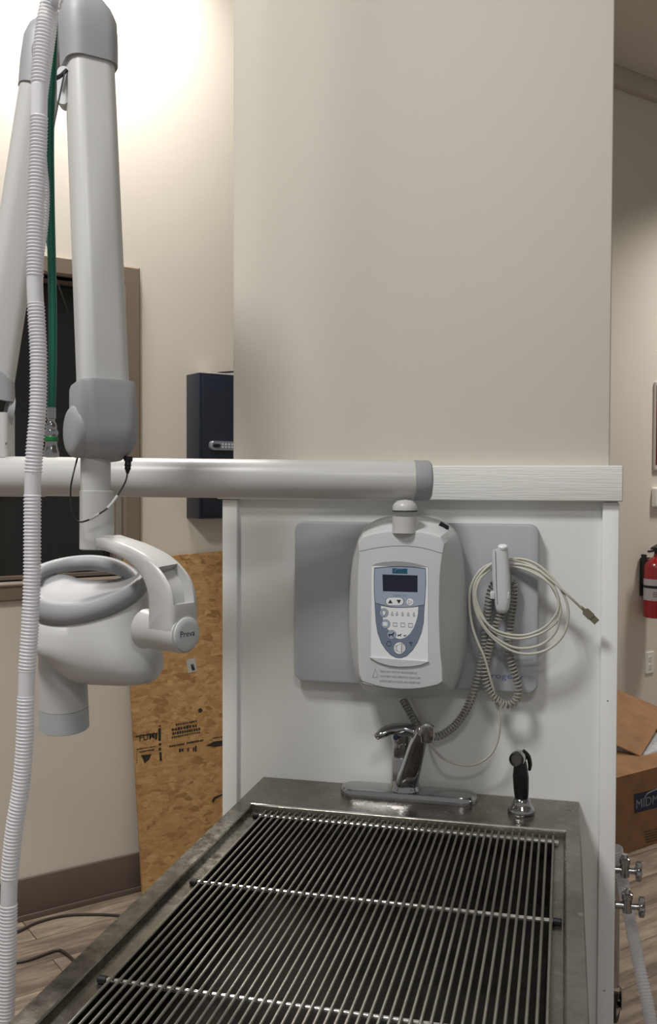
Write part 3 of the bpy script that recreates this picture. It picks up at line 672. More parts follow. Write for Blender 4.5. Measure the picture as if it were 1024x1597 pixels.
# dish rows towards the slot edge
ends = (outer[idx[0]], outer[idx[-1]])
rows = 7
scv = resample(catmull([ad(x, y, DH+d_) for x, y, d_ in ((56, 897, .02), (80, 896, .045), (105, 898, .055), (125, 904, .055), (150, 907, .055), (178, 905, .055), (198, 900, .045), (212, 902, .03))], 12), .001)
slot = [scv[int(k*(len(scv)-1)/(m-1))] for k in range(m)]
for r_ in range(1, rows+1):
    t = r_/rows
    for k in range(m):
        p = rim_in[k].lerp(slot[k], t); p = p-Z_*(.006*math.sin(PI*t)*math.sin(PI*k/(m-1))); vs.append(p)
fs = []
for r_ in range(rows+2):
    for k in range(m-1): fs.append((r_*m+k, r_*m+k+1, (r_+1)*m+k+1, (r_+1)*m+k))
b = MB().add(vs, fs)
capo = b.build('top_cap', 'gray', xr, ang=60); sm = capo.modifiers.new('thick', 'SOLIDIFY'); sm.thickness = .0025; sm.offset = 0
capo['label'] = 'grey scooped cap on top of the tube head'
hpts = catmull([ad(x, y, DH+d_) for x, y, d_ in ((52, 908, -.005), (57, 896, .02), (78, 887, .05), (108, 880, .075), (140, 877.5, .08), (170, 881, .075), (195, 890, .055), (212, 903, .03), (221, 917, .005))], 5)
rs = [.0105+.0020*math.sin(PI*k/(len(hpts)-1)) for k in range(len(hpts))]
MB().tube(hpts, rs, 16).build('carry_handle', 'gray', xr)['label'] = 'grey carry handle arched behind the slot'
# beam cone
cn0 = ad(96, 985, DH-.02); cn1 = ad(99, 1102, DH-.005); cn2 = ad(100, 1135, DH-.001)
cax = (cn2-cn0).normalized(); Lc = (cn2-cn0).length
MB().lathe(cn0, [(0, .034), ((cn1-cn0).length-.0006, .0365)], cax, 44).build('cone', 'white', xr)
MB().lathe(cn0, [((cn1-cn0).length, .0365), (Lc-.001, .0372), (Lc, .036), (Lc, .030), (Lc-.01, .029), (Lc-.01, .001)], cax, 44).build('cone_ring', 'cone', xr)['label'] = 'grey end ring of the cone'
# sensor wire running down the arm and looping under the joint
MB().tube(catmull([ad(101, 112, DR0-.03), ad(95, 140, DR0-.034), ad(88, 175, DR0-.04), ad(77, 230, DR0-.06), ad(65, 290, DR0-.06), ad(68, 345, DR0-.05), ad(80, 410, DR0-.05), ad(100, 470, DR0-.045), ad(119, 527, DR0-.02), ad(125, 545, DR0+.0)], 6), .0013, 8).build('arm_wire', 'cordblk', xr)['label'] = 'thin black wire down the arm'
lw = [(199, 735, .0), (196, 750, -.01), (185, 770, -.03), (170, 790, -.045), (152, 803, -.05), (135, 812, -.045), (122, 813, -.04), (112, 798, -.04), (110, 765, -.035), (114, 740, -.03), (121, 713, -.01)]
lwp = catmull([ad(x, y, DR1+d_) for x, y, d_ in lw], 6)
MB().tube(lwp, .0013, 8).build('loop_wire', 'cordblk', xr)['label'] = 'thin black wire looping below the joint'
MB().lathe(ad(200, 712, DR1), [(0, .0068), (.006, .0068), (.008, .0048), (.012, .0048), (.013, .0055), (.016, .0042), (.018, .005), (.021, .0035), (.026, .002)], -U+R*-.05, 16).build('wire_plug', 'black', xr)
MB().tube(lwp[13:20], .0022, 8).build('wire_tag', 'white', xr)
MB().tube(lwp[23:29], .0022, 8).build('wire_tag', 'white', xr)

# ---------------------------------------------------------------- handset, coil cord and cable
def H(x, y): return (700+x*260/1024, 800+y*340/1339)     # close-up of the handset
def hy(x, y, Y): return ay(*H(x, y), Y)
hs = thing('exposure_handset', hy(325, 615, -.05), 'light grey handset clipped upright to the grey wall plate with a coiled cord', 'handset')
pr = [(322, 614, 16, .007), (325, 608, 30, .0105), (327, 585, 42, .0125), (327, 540, 49, .0135), (324, 470, 54, .014), (319, 380, 55.5, .014), (315, 300, 52, .0135), (313, 240, 49, .013), (313, 215, 45, .0125)]
rings = []
for x, y, hw, dp in pr:
    c_ = hy(x, y, -.062); hwm = hw*.254*(1.757-.06)/FPX
    rings.append([c_+V((xx, yy, (.004*(xx/hwm) if y < 220 else 0))) for xx, yy in rrect(hwm*2, dp*2, min(hwm, dp)*.75)])
MB().loft(rings).build('grip', 'lgray', hs, ang=50)
MB().lathe(hy(330, 205, -.064)+V((0, -.004, -.003)), [(0, .0085), (.004, .0085), (.0055, .007), (.006, .001)], V((0, -.3, 1)), 24).build('exposure_key', 'member', hs)
b = MB()
b.box(hy(262, 512, -.030), V((.008, 0, 0)), V((0, -.044, 0)), V((0, 0, .013)), .001); b.box(hy(350, 512, -.030), V((.008, 0, 0)), V((0, -.044, 0)), V((0, 0, .013)), .001); b.box(hy(255, 500, -.030), V((.030, 0, 0)), V((0, -.008, 0)), V((0, 0, .008)), .001)
b.build('cradle_clip', 'lgray', hs)
MB().tube([hy(283, 230, -.0765), hy(287, 330, -.077), hy(290, 450, -.077), hy(297, 560, -.075)], .0004, 5).build('seam', 'ink', hs)
def helix(path, R_, r, pitch, n=7, stepdiv=12):
    path = resample(path, pitch/stepdiv); out = []
    x = V((0, 1, 0))
    for i, p in enumerate(path):
        T = (path[min(i+1, len(path)-1)]-path[max(i-1, 0)]).normalized(); x = (x-T*x.dot(T)).normalized(); y = T.cross(x)
        a = 2*PI*i/stepdiv; out.append(p+(x*math.cos(a)+y*math.sin(a))*R_)
    return out
stA = [ay(627, 1090, -.038), ay(635, 1104, -.028), ay(646, 1124, -.018), ay(660, 1143, -.014), ay(678, 1149, -.016), ay(694, 1143, -.022), ay(712, 1128, -.032), ay(727, 1106, -.04), ay(738, 1080, -.045), ay(747, 1050, -.045), ay(753, 1020, -.045), ay(757, 985, -.045), ay(761, 950, -.045), ay(765, 922, -.045), ay(775, 905, -.040), ay(790, 903, -.040), ay(801, 912, -.045), ay(800, 940, -.045), ay(795, 975, -.045), ay(793, 1010, -.048), ay(800, 1045, -.048), ay(808, 1072, -.05), ay(804, 1092, -.05), ay(788, 1099, -.05), ay(770, 1088, -.055), ay(758, 1064, -.058), ay(757, 1040, -.06), ay(763, 1010, -.06), ay(772, 980, -.06), ay(781, 957, -.058)]
hx = helix(catmull(stA, 8), .0064, .0014, .0066)
MB().tube([ay(627, 1078, -.040)]+hx+[hy(322, 612, -.06)], .00155, 6).build('coiled_cord', 'coil', hs, ang=80)['label'] = 'grey coiled cord'

us = thing('sensor_cable', ay(809, 942, -.05), 'beige-grey usb cable coiled in hanging loops over the handset with its plug at right', 'cable')
loops = []
random.seed(3)
def el(cx, cy, rx, ry, ph, a0, a1, Y, n=24):
    out = []
    for i in range(n):
        a = math.radians(a0+(a1-a0)*i/(n-1)); x = rx*math.cos(a); y = ry*math.sin(a); c_, s_ = math.cos(ph), math.sin(ph)
        out.append((cx+x*c_-y*s_, cy+x*s_+y*c_, Y))
    return out
pts = [(636, 1080, -.05), (651, 1108, -.022), (668, 1145, -.012), (674, 1165, -.02), (695, 1185, -.045), (730, 1194, -.04), (758, 1183, -.04), (774, 1160, -.04), (779, 1130, -.045), (774, 1095, -.05), (765, 1060, -.062), (755, 1025, -.070), (744, 1000, -.072)]
# turns, clockwise in the picture starting at the left side
pts += [(736, 975, -.072), (732, 945, -.072), (734, 915, -.072), (748, 890, -.070), (768, 878, -.05), (790, 873, -.045), (815, 872, -.055), (840, 882, -.062), (864, 905, -.066), (880, 930, -.066), (886, 958, -.064), (878, 990, -.062), (855, 1012, -.062), (825, 1020, -.064), (795, 1014, -.066), (765, 992, -.070), (745, 962, -.073),
        (738, 930, -.074), (745, 902, -.072), (765, 886, -.052), (790, 880, -.046), (820, 882, -.058), (850, 897, -.066), (868, 925, -.068), (872, 955, -.068), (866, 985, -.064), (842, 1006, -.062), (808, 1011, -.064), (780, 1000, -.068), (757, 980, -.072), (743, 950, -.074),
        (741, 920, -.074), (752, 897, -.070), (772, 885, -.050), (795, 884, -.046), (825, 888, -.058), (852, 905, -.066), (868, 930, -.068), (874, 955, -.068), (862, 975, -.066), (838, 990, -.066), (805, 996, -.068), (770, 985, -.070), (752, 960, -.073), (742, 932, -.074),
        (745, 910, -.074), (758, 893, -.066), (778, 882, -.048), (800, 883, -.048), (828, 892, -.060), (854, 908, -.068), (868, 928, -.070), (870, 950, -.070), (856, 972, -.068), (834, 986, -.066), (808, 991, -.068), (775, 984, -.072), (752, 964, -.074), (739, 935, -.074), (741, 908, -.074), (760, 884, -.066), (780, 875, -.048), (805, 874, -.050), (832, 884, -.060), (858, 904, -.070), (885, 928, -.070), (902, 944, -.060), (908, 950, -.055)]
MB().tube(catmull([ay(x, y, Y) for x, y, Y in pts], 5), .0024, 8).build('cable', 'usb', us, ang=80)
e0 = ay(907, 948, -.056); e1 = ay(935, 975, -.045); ed = (e1-e0).normalized(); en = V((0, -1, 0)); es = ed.cross(en).normalized()
def pr2(t0, t1, w0, w1, th_): return [[e0+ed*t+es*x*w_+en*y*th_ for x, y in ((-1, -1), (1, -1), (1, 1), (-1, 1))] for t, w_ in ((t0, w0), (t1, w1))]
b = MB().tube([e0-ed*.003, e0+ed*.006], .0028, 10); b.loft(pr2(.005, .009, .003, .0068, .0035)+pr2(.024, .0245, .0068, .0068, .0035)); b.build('plug', 'plug', us, ang=30)
MB().loft(pr2(.0245, .038, .0058, .0058, .0023)).build('connector', 'plug', us, smooth=False)

# ---------------------------------------------------------------- hoses at the left
def hose(path, name, r, pitch, mat, smooth_at, label, cat, par=None):
    P = resample(catmull(path, 14), pitch/6); rs = []
    for i, p in enumerate(P):
        k = 0
        for z0_, z1_ in smooth_at:
            if z0_ <= p.z <= z1_: k = 1
        rs.append(r*.90 if k else r*(1-.16*(.5+.5*math.cos(2*PI*i/6))))
    b = MB().tube(P, rs, 18, cap=False)
    o = b.build(name, mat, par, ang=60); tag(o, label, cat); return o
DHs = 1.20
def up(p): return [V((p.x+.06, p.y+.05, 3.599)), V((p.x+.05, p.y+.04, 3.2)), V((p.x+.03, p.y+.02, 2.6))]   # hoses hang from the ceiling
hpth = [(92, -60), (77, 0), (69, 45), (63.5, 100), (61.5, 140), (61, 180), (59, 250), (55, 350), (54.5, 400), (54.5, 450), (57.5, 505), (60, 560), (59, 640), (54, 700), (51, 755), (50.5, 820), (50, 900), (46.5, 985), (41.5, 1060), (39, 1150), (33, 1225), (22, 1295), (15, 1370), (13, 1440), (11, 1520), (8, 1600), (2, 1700)]
zz = lambda y: ad(50, y, DHs).z
hose(up(ad(92, -60, DHs))+[ad(x, y, DHs) for x, y in hpth], 'corrugated_hose', .0112, .0044, 'clear', [(zz(y1), zz(y0)) for y0, y1 in ((133, 182), (431, 474), (738, 772), (1046, 1086), (1372, 1410))], 'clear corrugated breathing hose hanging in front of the x-ray arm at left', 'hose')
DG = 1.33
hose(up(ad(86, -60, DG-.02))+[ad(x, y, DG-.02) for x, y in ((86, -40), (82, 30), (70, 120), (62, 200), (66, 260), (69, 300), (67, 350), (58, 420), (56, 470), (58, 540), (58, 600), (56, 640))], 'corrugated_hose', .0075, .0040, 'clear', [], 'thin clear corrugated hose mostly hidden behind the wide one', 'hose')
gh = thing('oxygen_hose', ad(80, 700, DG), 'dark green gas hose hanging beside the x-ray arm with a metal coupler', 'hose')
MB().tube(catmull(up(ad(92, -60, DG))+[ad(x, y, DG) for x, y in ((88, -60), (84, 30), (82, 100), (78, 200), (78.5, 300), (80.5, 400), (82, 480), (82, 560), (80, 640))], 8), .0058, 18).build('tube', 'green', gh)
ge = ad(80, 636, DG)
MB().lathe(ge, [(0, .0062), (.015, .0062), (.0155, .005), (.019, .005), (.020, .0058), (.024, .0075), (.031, .0075), (.032, .0092), (.036, .0098), (.039, .0085), (.045, .0085), (.050, .008), (.056, .0092), (.062, .0112), (.068, .0112), (.069, .006)], -U, 28).build('coupler', 'chrome', gh)
MB().lathe(ge-U*.040, [(0, .0088), (.001, .0096), (.006, .0096), (.007, .0088)], -U, 28).build('coupler_band', 'greenband', gh)['label'] = 'bright green band round the coupler'

# ---------------------------------------------------------------- blue key cabinet
kb = thing('key_cabinet', wp(-1.0, 1.358, .055), 'dark navy steel key cabinet with a silver keypad lock hung on the back wall', 'cabinet')
ku0, ku1 = -1.192, -.80; kz0, kz1 = 1.358, 1.890
b = MB(); wbox(b, ku0, ku1, kz0, kz1, .0008, .104, .002); b.build('body', 'navy', kb)
b = MB(); wbox(b, ku0+.012, ku1-.012, kz0+.014, kz1-.012, .104, .111, .001); dr_ = b.build('door', 'navy', kb)
kl = aw(326, 690, .111); ku = (kl-W0).dot(WD)
b = MB(); kc = wp(ku+.073, (aw(326, 690, .111).z+aw(326, 700, .111).z)/2, .1115)
b.loft([[kc+WD*x+Z_*y+WN*o_ for x, y in rrect(.150*s_, .034*s_, .012*s_)] for o_, s_ in ((0, 1), (.014, 1), (.018, .95))]); lk = b.build('keypad_lock', 'silver', dr_)
b = MB(); kk = kc-WD*.052; b.loft([[kk+WD*(x)+Z_*y+WN*o_ for x, y in rrect(.030*s_, .014*s_, .006*s_)] for o_, s_ in ((.017, 1), (.026, .8))]); 
b.build('lock_knob', 'black', dr_)
for i in range(7):
    for j in range(2):
        p = kc+WD*(-.026+i*.013)+Z_*(-.005+j*.010)+WN*.0178; MB().lathe(p, [(0, .0038), (.0018, .0034), (.002, .001)], WN, 10).build('key', 'lgray', dr_)
# folder on top of the cabinet
bt_ = wp(-1.10, kz1+.001, .015)
b = MB(); b.loft([[wp(u, z_, o_) for u, o_ in ((-1.14, .02), (-.84, .02), (-.84, .09), (-1.14, .09))] for z_ in (kz1+.0005, kz1+.006)]); tag(b.build('paper_stack', 'outlet', smooth=False), 'thin white paper stack on top of the navy key cabinet', 'paper')
b = MB(); b.box(wp(-1.10, kz1+.0065, .02), WD*.26+Z_*.035, WN*.07, Z_*.003); tag(b.build('folder', 'black', smooth=False), 'thin black folder tilted up on the papers above the key cabinet', 'folder')

# ---------------------------------------------------------------- osb board
rot = math.radians(2.3)
ou, oz = -1.405, .001
def ob(x, y, o_=0):
    u = ou+x*math.cos(rot)-y*math.sin(rot); zq = oz+x*math.sin(rot)+y*math.cos(rot)
    return wp(u, zq, .072-.050*(y/1.22)+o_)
b = MB(); q = [(0, 0), (1.1, 0), (1.1, 1.215), (0, 1.215)]
b.loft([[ob(x, y) for x, y in q], [ob(x, y, .012) for x, y in q]])
bo_ = b.build('osb_board', 'osb', smooth=False); tag(bo_, 'bare chipboard sheet with stamped markings leaning on the back wall behind the partition', 'board')
uvl = bo_.data.uv_layers.new(name='UVMap')
for lp_ in bo_.data.loops:
    co = bo_.data.vertices[lp_.vertex_index].co+bo_.location; d = co-W0
    uvl.data[lp_.index].uv = (d.dot(WD), d.z+d.dot(WN)*.3)
ONm = (ob(1, 0)-ob(0, 0)).cross(ob(0, 1)-ob(0, 0)).normalized(); ONm = ONm if ONm.dot(WN) > 0 else -ONm
O0 = ob(0, 0, .0125)
def oo(px, py):
    d = ray(px, py); t = (O0-CAM).dot(ONm)/d.dot(ONm); return CAM+d*t
OX = (ob(1, 0)-ob(0, 0)).normalized(); OY = (ob(0, 1)-ob(0, 0)).normalized()
def opoly(b, pts): 
    b.prism([oo(*p) for p in pts], ONm*.0004)
def S(x, y): return (200+x*160/1024, 1100+y*120/768)
def S2(l): return [S(*p) for p in l]
text('FUM', 'stamp_lettering', bo_, oo(*S(112, 362)), OX, OY, (oo(*S(262, 350))-oo(*S(112, 362))).length, 'inkosb', .0003, (oo(*S(112, 296))-oo(*S(112, 362))).length, .01)
rnd = random.Random(5)
def marks(b, x0, y0, x1, y1, h, n):
    for i in range(n):
        t0 = (i+.08+.1*rnd.random())/n; t1 = (i+.7+.25*rnd.random())/n; hh = h*(.7+.5*rnd.random())
        xa, xb_ = x0+(x1-x0)*t0, x0+(x1-x0)*t1; ya, yb_ = y0+(y1-y0)*t0, y0+(y1-y0)*t1
        opoly(b, S2([(xa, ya-hh/2), (xb_, yb_-hh/2), (xb_, yb_+hh/2), (xa, ya+hh/2)]))
b = MB()
opoly(b, S2([(72, 306), (290, 272), (292, 282), (72, 320)]))
for a in (([266, 282], [288, 280], [288, 340], [268, 344]), ): opoly(b, S2(a))
marks(b, 85, 440, 280, 408, 10, 9); marks(b, 105, 468, 260, 440, 16, 10); opoly(b, S2([(125, 498), (232, 486), (205, 545), (160, 580), (150, 545)]))
for k in range(7): marks(b, 78, 440+k*22, 92, 438+k*22, 8, 1)
b.build('grade_stamp', 'inkosb', bo_, smooth=False)
b = MB()
for a in (([298, 232], [324, 226], [326, 352], [300, 356]), ([306, 200], [322, 198], [322, 214], [306, 216]), ([304, 380], [328, 376], [328, 398], [304, 402]), ([302, 426], [326, 422], [326, 448], [302, 452]), ([308, 470], [332, 466], [336, 552], [314, 556])): opoly(b, S2(a))
b.build('stamp_bar', 'inkosb', bo_, smooth=False)
b = MB(); marks(b, 470, 196, 690, 156, 18, 10); marks(b, 430, 245, 690, 200, 30, 9); marks(b, 435, 285, 720, 235, 26, 12); marks(b, 430, 322, 720, 268, 16, 14)
b.build('batch_stamp', 'inkosb', bo_, smooth=False)
b = MB(); marks(b, 410, 412, 560, 384, 20, 12); marks(b, 580, 378, 750, 348, 20, 13); marks(b, 500, 452, 555, 444, 34, 2); marks(b, 584, 446, 608, 440, 46, 2); marks(b, 640, 440, 685, 430, 50, 2)
b.build('date_stamp', 'inkosb', bo_, smooth=False)
b = MB(); marks(b, 840, 328, 940, 314, 16, 6); opoly(b, S2([(770, 404), (850, 362), (975, 345), (975, 400), (860, 415)]))
b.build('edge_stamp', 'inkosb', bo_, smooth=False)
b = MB(); opoly(b, [(290, 1029), (304, 1026), (307, 1046), (293, 1050)]); b.build('sticker', 'sticker', bo_, smooth=False)
b = MB(); opoly(b, [(330, 1249), (334, 1243), (346, 1238), (356, 1235), (356, 1237), (345, 1241), (335, 1247), (333, 1252)]); opoly(b, [(309, 1106), (313, 1104), (316, 1108), (312, 1112), (309, 1110)]); b.build('ink_scrawl', 'inkosb', bo_, smooth=False)
b = MB(); opoly(b, [(297, 1036), (302, 1035), (304, 1045), (299, 1046)]); b.build('sticker_print', 'ink', bo_, smooth=False)

# ---------------------------------------------------------------- cords on the floor
fl = [(-30, 1490), (0, 1466), (30, 1452), (60, 1438), (100, 1428), (140, 1426), (175, 1427), (200, 1431), (240, 1450), (262, 1490), (250, 1530), (200, 1545), (150, 1530), (125, 1508), (112, 1495), (98, 1484), (88, 1482), (70, 1488), (45, 1497), (20, 1502), (-30, 1510)]
tag(MB().tube(catmull([az(x, y, .005) for x, y in fl], 8), .0046, 8).build('power_cord', 'cordbrn'), 'dark brown power cord looping over the plank floor beside the baseboard', 'cord')

# ---------------------------------------------------------------- right side of the room
# poster
p0 = aw(1018.8, 595); p1 = aw(1021, 734); u0 = (p0-W0).dot(WD)
po = thing('framed_poster', wp(u0+.2, p1.z, .01), 'maroon poster in a pale frame on the wall at the right edge', 'poster')
zt_, zb_ = p0.z, p1.z
b = MB(); b.loft([[wp(u0+.2+x*s_, (zt_+zb_)/2+y*s_, o_) for x, y in rrect(.40, zt_-zb_, .012)] for o_, s_ in ((.001, 1), (.012, 1), (.014, .99))]); b.build('frame', 'frameg', po)
b = MB(); wbox(b, u0+.006, u0+.394, zt_-.10, zt_-.02, .0142, .0150); b.build('header', 'posterdark', po, smooth=False)
b = MB(); wbox(b, u0+.006, u0+.394, zb_+.03, zt_-.102, .0142, .0150); b.build('print', 'maroon', po, smooth=False)
# thermostat
p0 = aw(1015.5, 760); p1 = aw(1016, 791); u0 = (p0-W0).dot(WD)
tmo = thing('thermostat', wp(u0+.06, p1.z, .01), 'small white plastic wall box below the maroon poster', 'thermostat')
b = MB(); b.loft([[wp(u0+.06+x*s_, (p0.z+p1.z)/2+y*s_, o_) for x, y in rrect(.12, p0.z-p1.z, .012)] for o_, s_ in ((.0008, .97), (.003, 1), (.022, .98), (.026, .92))]); b.build('housing', 'outlet', tmo)
b = MB(); wbox(b, u0+.045, u0+.10, p1.z+.04, p0.z-.03, .0262, .0270); b.build('display', 'silver', tmo, smooth=False)
# outlet
c0 = aw(1012, 1033); 
ol = thing('wall_outlet', c0-Z_*.058, 'white duplex socket plate on the wall below the fire extinguisher', 'outlet')
c0 = c0-WN*((c0-W0).dot(WN))
b = MB(); b.loft([[c0+WD*x*s_+Z_*y*s_+WN*o_ for x, y in rrect(.072, .116, .006)] for o_, s_ in ((.0006, 1), (.004, 1), (.006, .96))]); b.build('plate', 'outlet', ol)
for s_ in (-1, 1):
    b = MB(); cs = c0+Z_*.021*s_; b.loft([[cs+WD*x+Z_*y+WN*o_ for x, y in rrect(.030, .028, .010)] for o_ in (.0055, .0075)]); so = b.build('socket', 'outlet', ol)
    b = MB()
    for du in (-.006, .006): b.box(cs+WD*(du-.001)+Z_*-.001+WN*.0076, WD*.002, Z_*.008, WN*.0004)
    b.lathe(cs-Z_*.007+WN*.0076, [(0, .0022), (.0004, .0022)], WN, 10); b.build('slots', 'ink', so, smooth=False)
# fire extinguisher
o_ex = .085
ec = aw(1024, 963, o_ex); zb_ = ec.z; uc = (ec-W0).dot(WD)
fe = thing('fire_extinguisher', wp(uc, zb_, o_ex), 'red fire extinguisher with a grey label and black valve strapped to the wall', 'fire extinguisher')
ht = aw(1026.5, 868, o_ex).z-zb_; Rr = .070
MB().lathe(wp(uc, zb_, o_ex), [(0, Rr*.86), (.004, Rr*.97), (.012, Rr), (ht*.80, Rr), (ht*.88, Rr*.93), (ht*.94, Rr*.75), (ht*.98, Rr*.5), (ht, .022), (ht+.015, .02)], n=48).build('cylinder', 'red', fe)
def zpx(y): return aw(1026, y, o_ex).z-zb_
lz = [(918, 903), (935, 915)]
MB().lathe(wp(uc, zb_, o_ex), [(zpx(935), Rr+.0006), (zpx(902), Rr+.0006)], n=48, cap=False).build('paper_label', 'label', fe)['label'] = 'grey printed label'
MB().lathe(wp(uc, zb_, o_ex), [(zpx(916), Rr+.0025), (zpx(912), Rr+.0025)], n=48, cap=False).build('strap', 'black', fe)
b = MB(); b.box(wp(uc-.040, zb_+.11, .002), WD*.08, WN*.012, Z_*(ht-.12), .002); b.box(wp(uc-.043, zb_+.17, .012), WD*.010, WN*.03, Z_*(ht-.16), .002); b.build('wall_bracket', 'black', fe)
vt = wp(uc, zb_+ht+.012, o_ex)
b = MB(); b.lathe(vt, [(0, .018), (.03, .018), (.034, .012)], n=20); b.box(vt+Z_*.028-WN*.010-WD*.05, WD*.12, WN*.02, Z_*.008, .002)
b.box(vt+Z_*.012-WN*.010-WD*.075, WD*.075+Z_*.008, WN*.02, Z_*.010, .002); b.box(vt+Z_*.030-WN*.009-WD*.045, WD*.10+Z_*.035, WN*.018, Z_*.008, .002); b.build('valve_handle', 'black', fe)
for k, (yy) in enumerate((906, 921, 925, 929)):
    pass
b = MB(); cz_ = zb_+zpx(925)
for k, (a0, a1, z0_, z1_) in enumerate(((-70, -40, .006, .010), (-70, -42, -.004, 0), (-70, -45, -.014, -.010), (-30, -8, -.012, .010), (-70, -30, .033, .036), (-70, -20, .040, .043))):
    for s_ in range(3):
        t0 = math.radians(a0+(a1-a0)*s_/3); t1 = math.radians(a0+(a1-a0)*(s_+.8)/3)
        pts_ = [wp(uc, cz_+z__, o_ex)+(WD*math.sin(t)+WN*math.cos(t))*(Rr+.0012) for t, z__ in ((t0, z0_), (t1, z0_), (t1, z1_), (t0, z1_))]
        b.add(pts_, [(0, 1, 2, 3)])
b.build('label_print', 'ink', fe, smooth=False)

# cardboard box
bf0 = az(963, 1335, 0.001); BH = None
d = ray(963, 1214); t = (bf0-CAM).dot(WN)/d.dot(WN); BH = (CAM+d*t).z
org = bf0-WD*.35; org.z = 0
def fpt(px, py, off): # plane at distance off behind the box front
    d = ray(px, py); t = ((bf0-WN*off)-CAM).dot(WN)/d.dot(WN); return CAM+d*t
cbx = thing('cardboard_box', org+WD*.5-WN*.3, 'large brown cardboard box with an open flap and a dark blue logo on its side', 'box')
b = MB(); W_, D_ = 1.15, .62
tk = .006
b.box(org+Z_*.001, WD*W_, -WN*tk, Z_*(BH-.001)); b.box(org-WN*(D_-tk)+Z_*.001, WD*W_, -WN*tk, Z_*(BH-.001)); b.box(org+Z_*.001-WN*tk, WD*tk, -WN*(D_-2*tk), Z_*(BH-.001)); b.box(org+WD*(W_-tk)+Z_*.001-WN*tk, WD*tk, -WN*(D_-2*tk), Z_*(BH-.001)); b.box(org+Z_*.002-WN*tk+WD*tk, WD*(W_-2*tk), -WN*(D_-2*tk), Z_*tk)
b.build('carton', 'card', cbx, smooth=False)
ur = (fpt(999, 1179, .14)-org).dot(WD)
b = MB(); b.prism([org+Z_*BH+WD*u_-WN*v_ for u_, v_ in ((0, 0), (W_, 0), (W_, .14), (ur+.02, .14), (ur-.06, .36), (0, .36))], Z_*.004); b.build('front_flap', 'card', cbx, smooth=False)
# raised flap standing up from the box top
fa_, fb_ = fpt(930, 1147, .30), fpt(999, 1179, .14); fc_, fd_ = fpt(1030, 1125, .36), fpt(930, 1062, .62)
MB().prism([fa_, fb_, fc_, fpt(1030, 1104, .44), fd_], V((0, 0, -.005))).build('raised_flap', 'card', cbx, smooth=False)
b = MB(); q_ = [fpt(999, 1180, .15), fpt(1060, 1176, .15), fpt(1060, 1120, .42), fpt(1026, 1130, .40)]
b.box(org-WN*.165+WD*.05+Z_*(BH-.055), WD*1.05, -WN*.42, Z_*.055, .015); tag(b.build('plastic_wrap', 'foam'), 'crumpled clear plastic wrapping showing in the opened cardboard box', 'wrapping')
lg = [fpt(x, y, -.0008) for x, y in ((988, 1239), (1060, 1221), (1060, 1250), (989, 1268.5))]
lgx = (lg[2]-lg[3]).normalized()
MB().prism(lg, WN*.0006).build('logo_block', 'logonavy', cbx, smooth=False)
text('MIDMARK', 'logo_lettering', cbx, fpt(991.5, 1262, -.0015), WD, Z_, .26*1.0, 'logowhite', .0004, .037)
MB().tube(catmull([fpt(x, y, -.0016) for x, y in ((1004, 1246), (1008, 1239), (1014, 1235), (1024, 1231), (1040, 1226))], 5), .0022, 6).build('logo_swoosh', 'logowhite', cbx)
b = MB(); rn = random.Random(2)
for k in range(5):
    y0_ = 1297+k*4.2; x = 1004+k*.8
    while x < 1040:
        w_ = 2+rn.random()*3; sl = -.26
        b.prism([fpt(xx, yy+(xx-1004)*sl, -.001) for xx, yy in ((x, y0_), (x+w_, y0_), (x+w_, y0_+1.8), (x, y0_+1.8))], WN*.0003); x += w_+1
b.build('fine_print', 'nail', cbx, smooth=False)

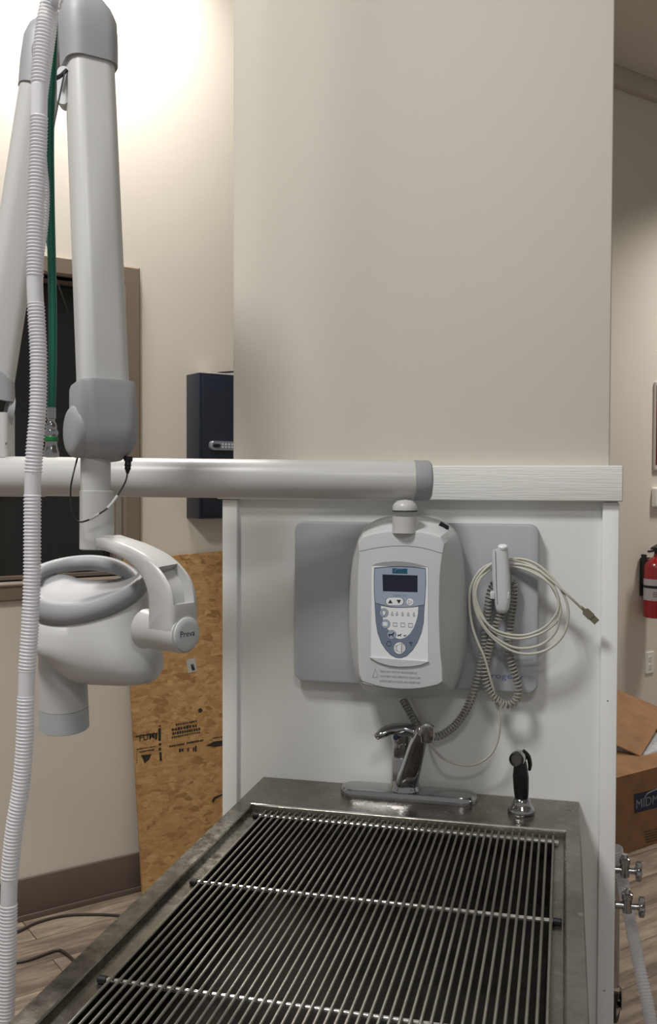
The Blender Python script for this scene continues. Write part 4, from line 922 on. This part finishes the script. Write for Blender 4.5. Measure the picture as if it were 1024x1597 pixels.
# angle valves on the side of the partition
def valve(zv, yv, label):
    base = V((.674, yv, zv)); o = thing('angle_valve', base, label, 'valve', 'chrome angle valves on the partition side')
    MB().lathe(base+V((.0005, 0, 0)), [(0, .016), (.003, .015), (.005, .008), (.026, .007)], (1, 0, 0), 20).build('wall_flange', 'chrome', o)
    MB().lathe(base+V((.026, 0, -.012)), [(0, .009), (.024, .009), (.026, .0105), (.036, .0105), (.037, .007), (.044, .006)], (0, 0, 1), 20).build('body', 'chrome', o)
    MB().lathe(base+V((.032, 0, 0)), [(0, .006), (.012, .006), (.013, .008), (.018, .008)], (1, 0, 0), 16).build('stem', 'chrome', o)
    n = 32; prof = [((.0085+.0035*math.cos(4*2*PI*i/n))*math.cos(2*PI*i/n)*1.3, (.0085+.0035*math.cos(4*2*PI*i/n))*math.sin(2*PI*i/n)*1.7) for i in range(n)]
    MB().loft([[base+V((.046+d_, x*s_, z_*s_)) for x, z_ in prof] for d_, s_ in ((0, .8), (.002, 1), (.010, 1), (.012, .8))]).build('handle', 'chrome', o)
pz1 = ay(970, 1357, .14).z; pz2 = ay(970, 1405, .08).z
valve(pz1, .14, 'upper chrome angle valve on the right side of the white partition')
valve(pz2, .06, 'lower chrome angle valve on the partition side, overlapping the clear hose')
hose([V((.685, .16, pz1+.035)), ad(968, 1360, 1.93), ad(975, 1400, 1.90), ad(983, 1440, 1.87), ad(997, 1510, 1.82), ad(1010, 1570, 1.79), ad(1022, 1640, 1.75), ad(1034, 1720, 1.72)], 'corrugated_hose', .0125, .0058, 'clear', [(-9, -8)], 'clear corrugated hose running down past the chrome valves right of the partition', 'hose')
# caster wheel behind the partition
cw = ad(955, 1570, 2.20)
whl = thing('caster_wheel', V((cw.x, cw.y, cw.z-.05)), 'black-tyred caster wheel peeking out low behind the white partition', 'wheel')
b = MB(); ax_ = (R*.88-F*.45).normalized(); b.lathe(cw, [(-.011, .020), (-.012, .030), (-.008, .0335), (.008, .0335), (.012, .030), (.011, .020)], ax_, 32); b.build('tyre', 'rubber', whl)
MB().lathe(cw, [(-.010, .0195), (.010, .0195), (.014, .010), (.015, .001)], ax_, 24).build('hub', 'chrome', whl)
MB().box(cw-Z_*.0+ax_*.016-F*.008, ax_*.003, F*.016, Z_*.05, .001).build('fork', 'chrome', whl)
MB().lathe(cw+Z_*.05, [(0, .014), (.02, .014), (.3, .012)], Z_, 16).build('stand_post', 'chrome', whl)
for o in bpy.data.objects:
    if '_o' in o: del o['_o']
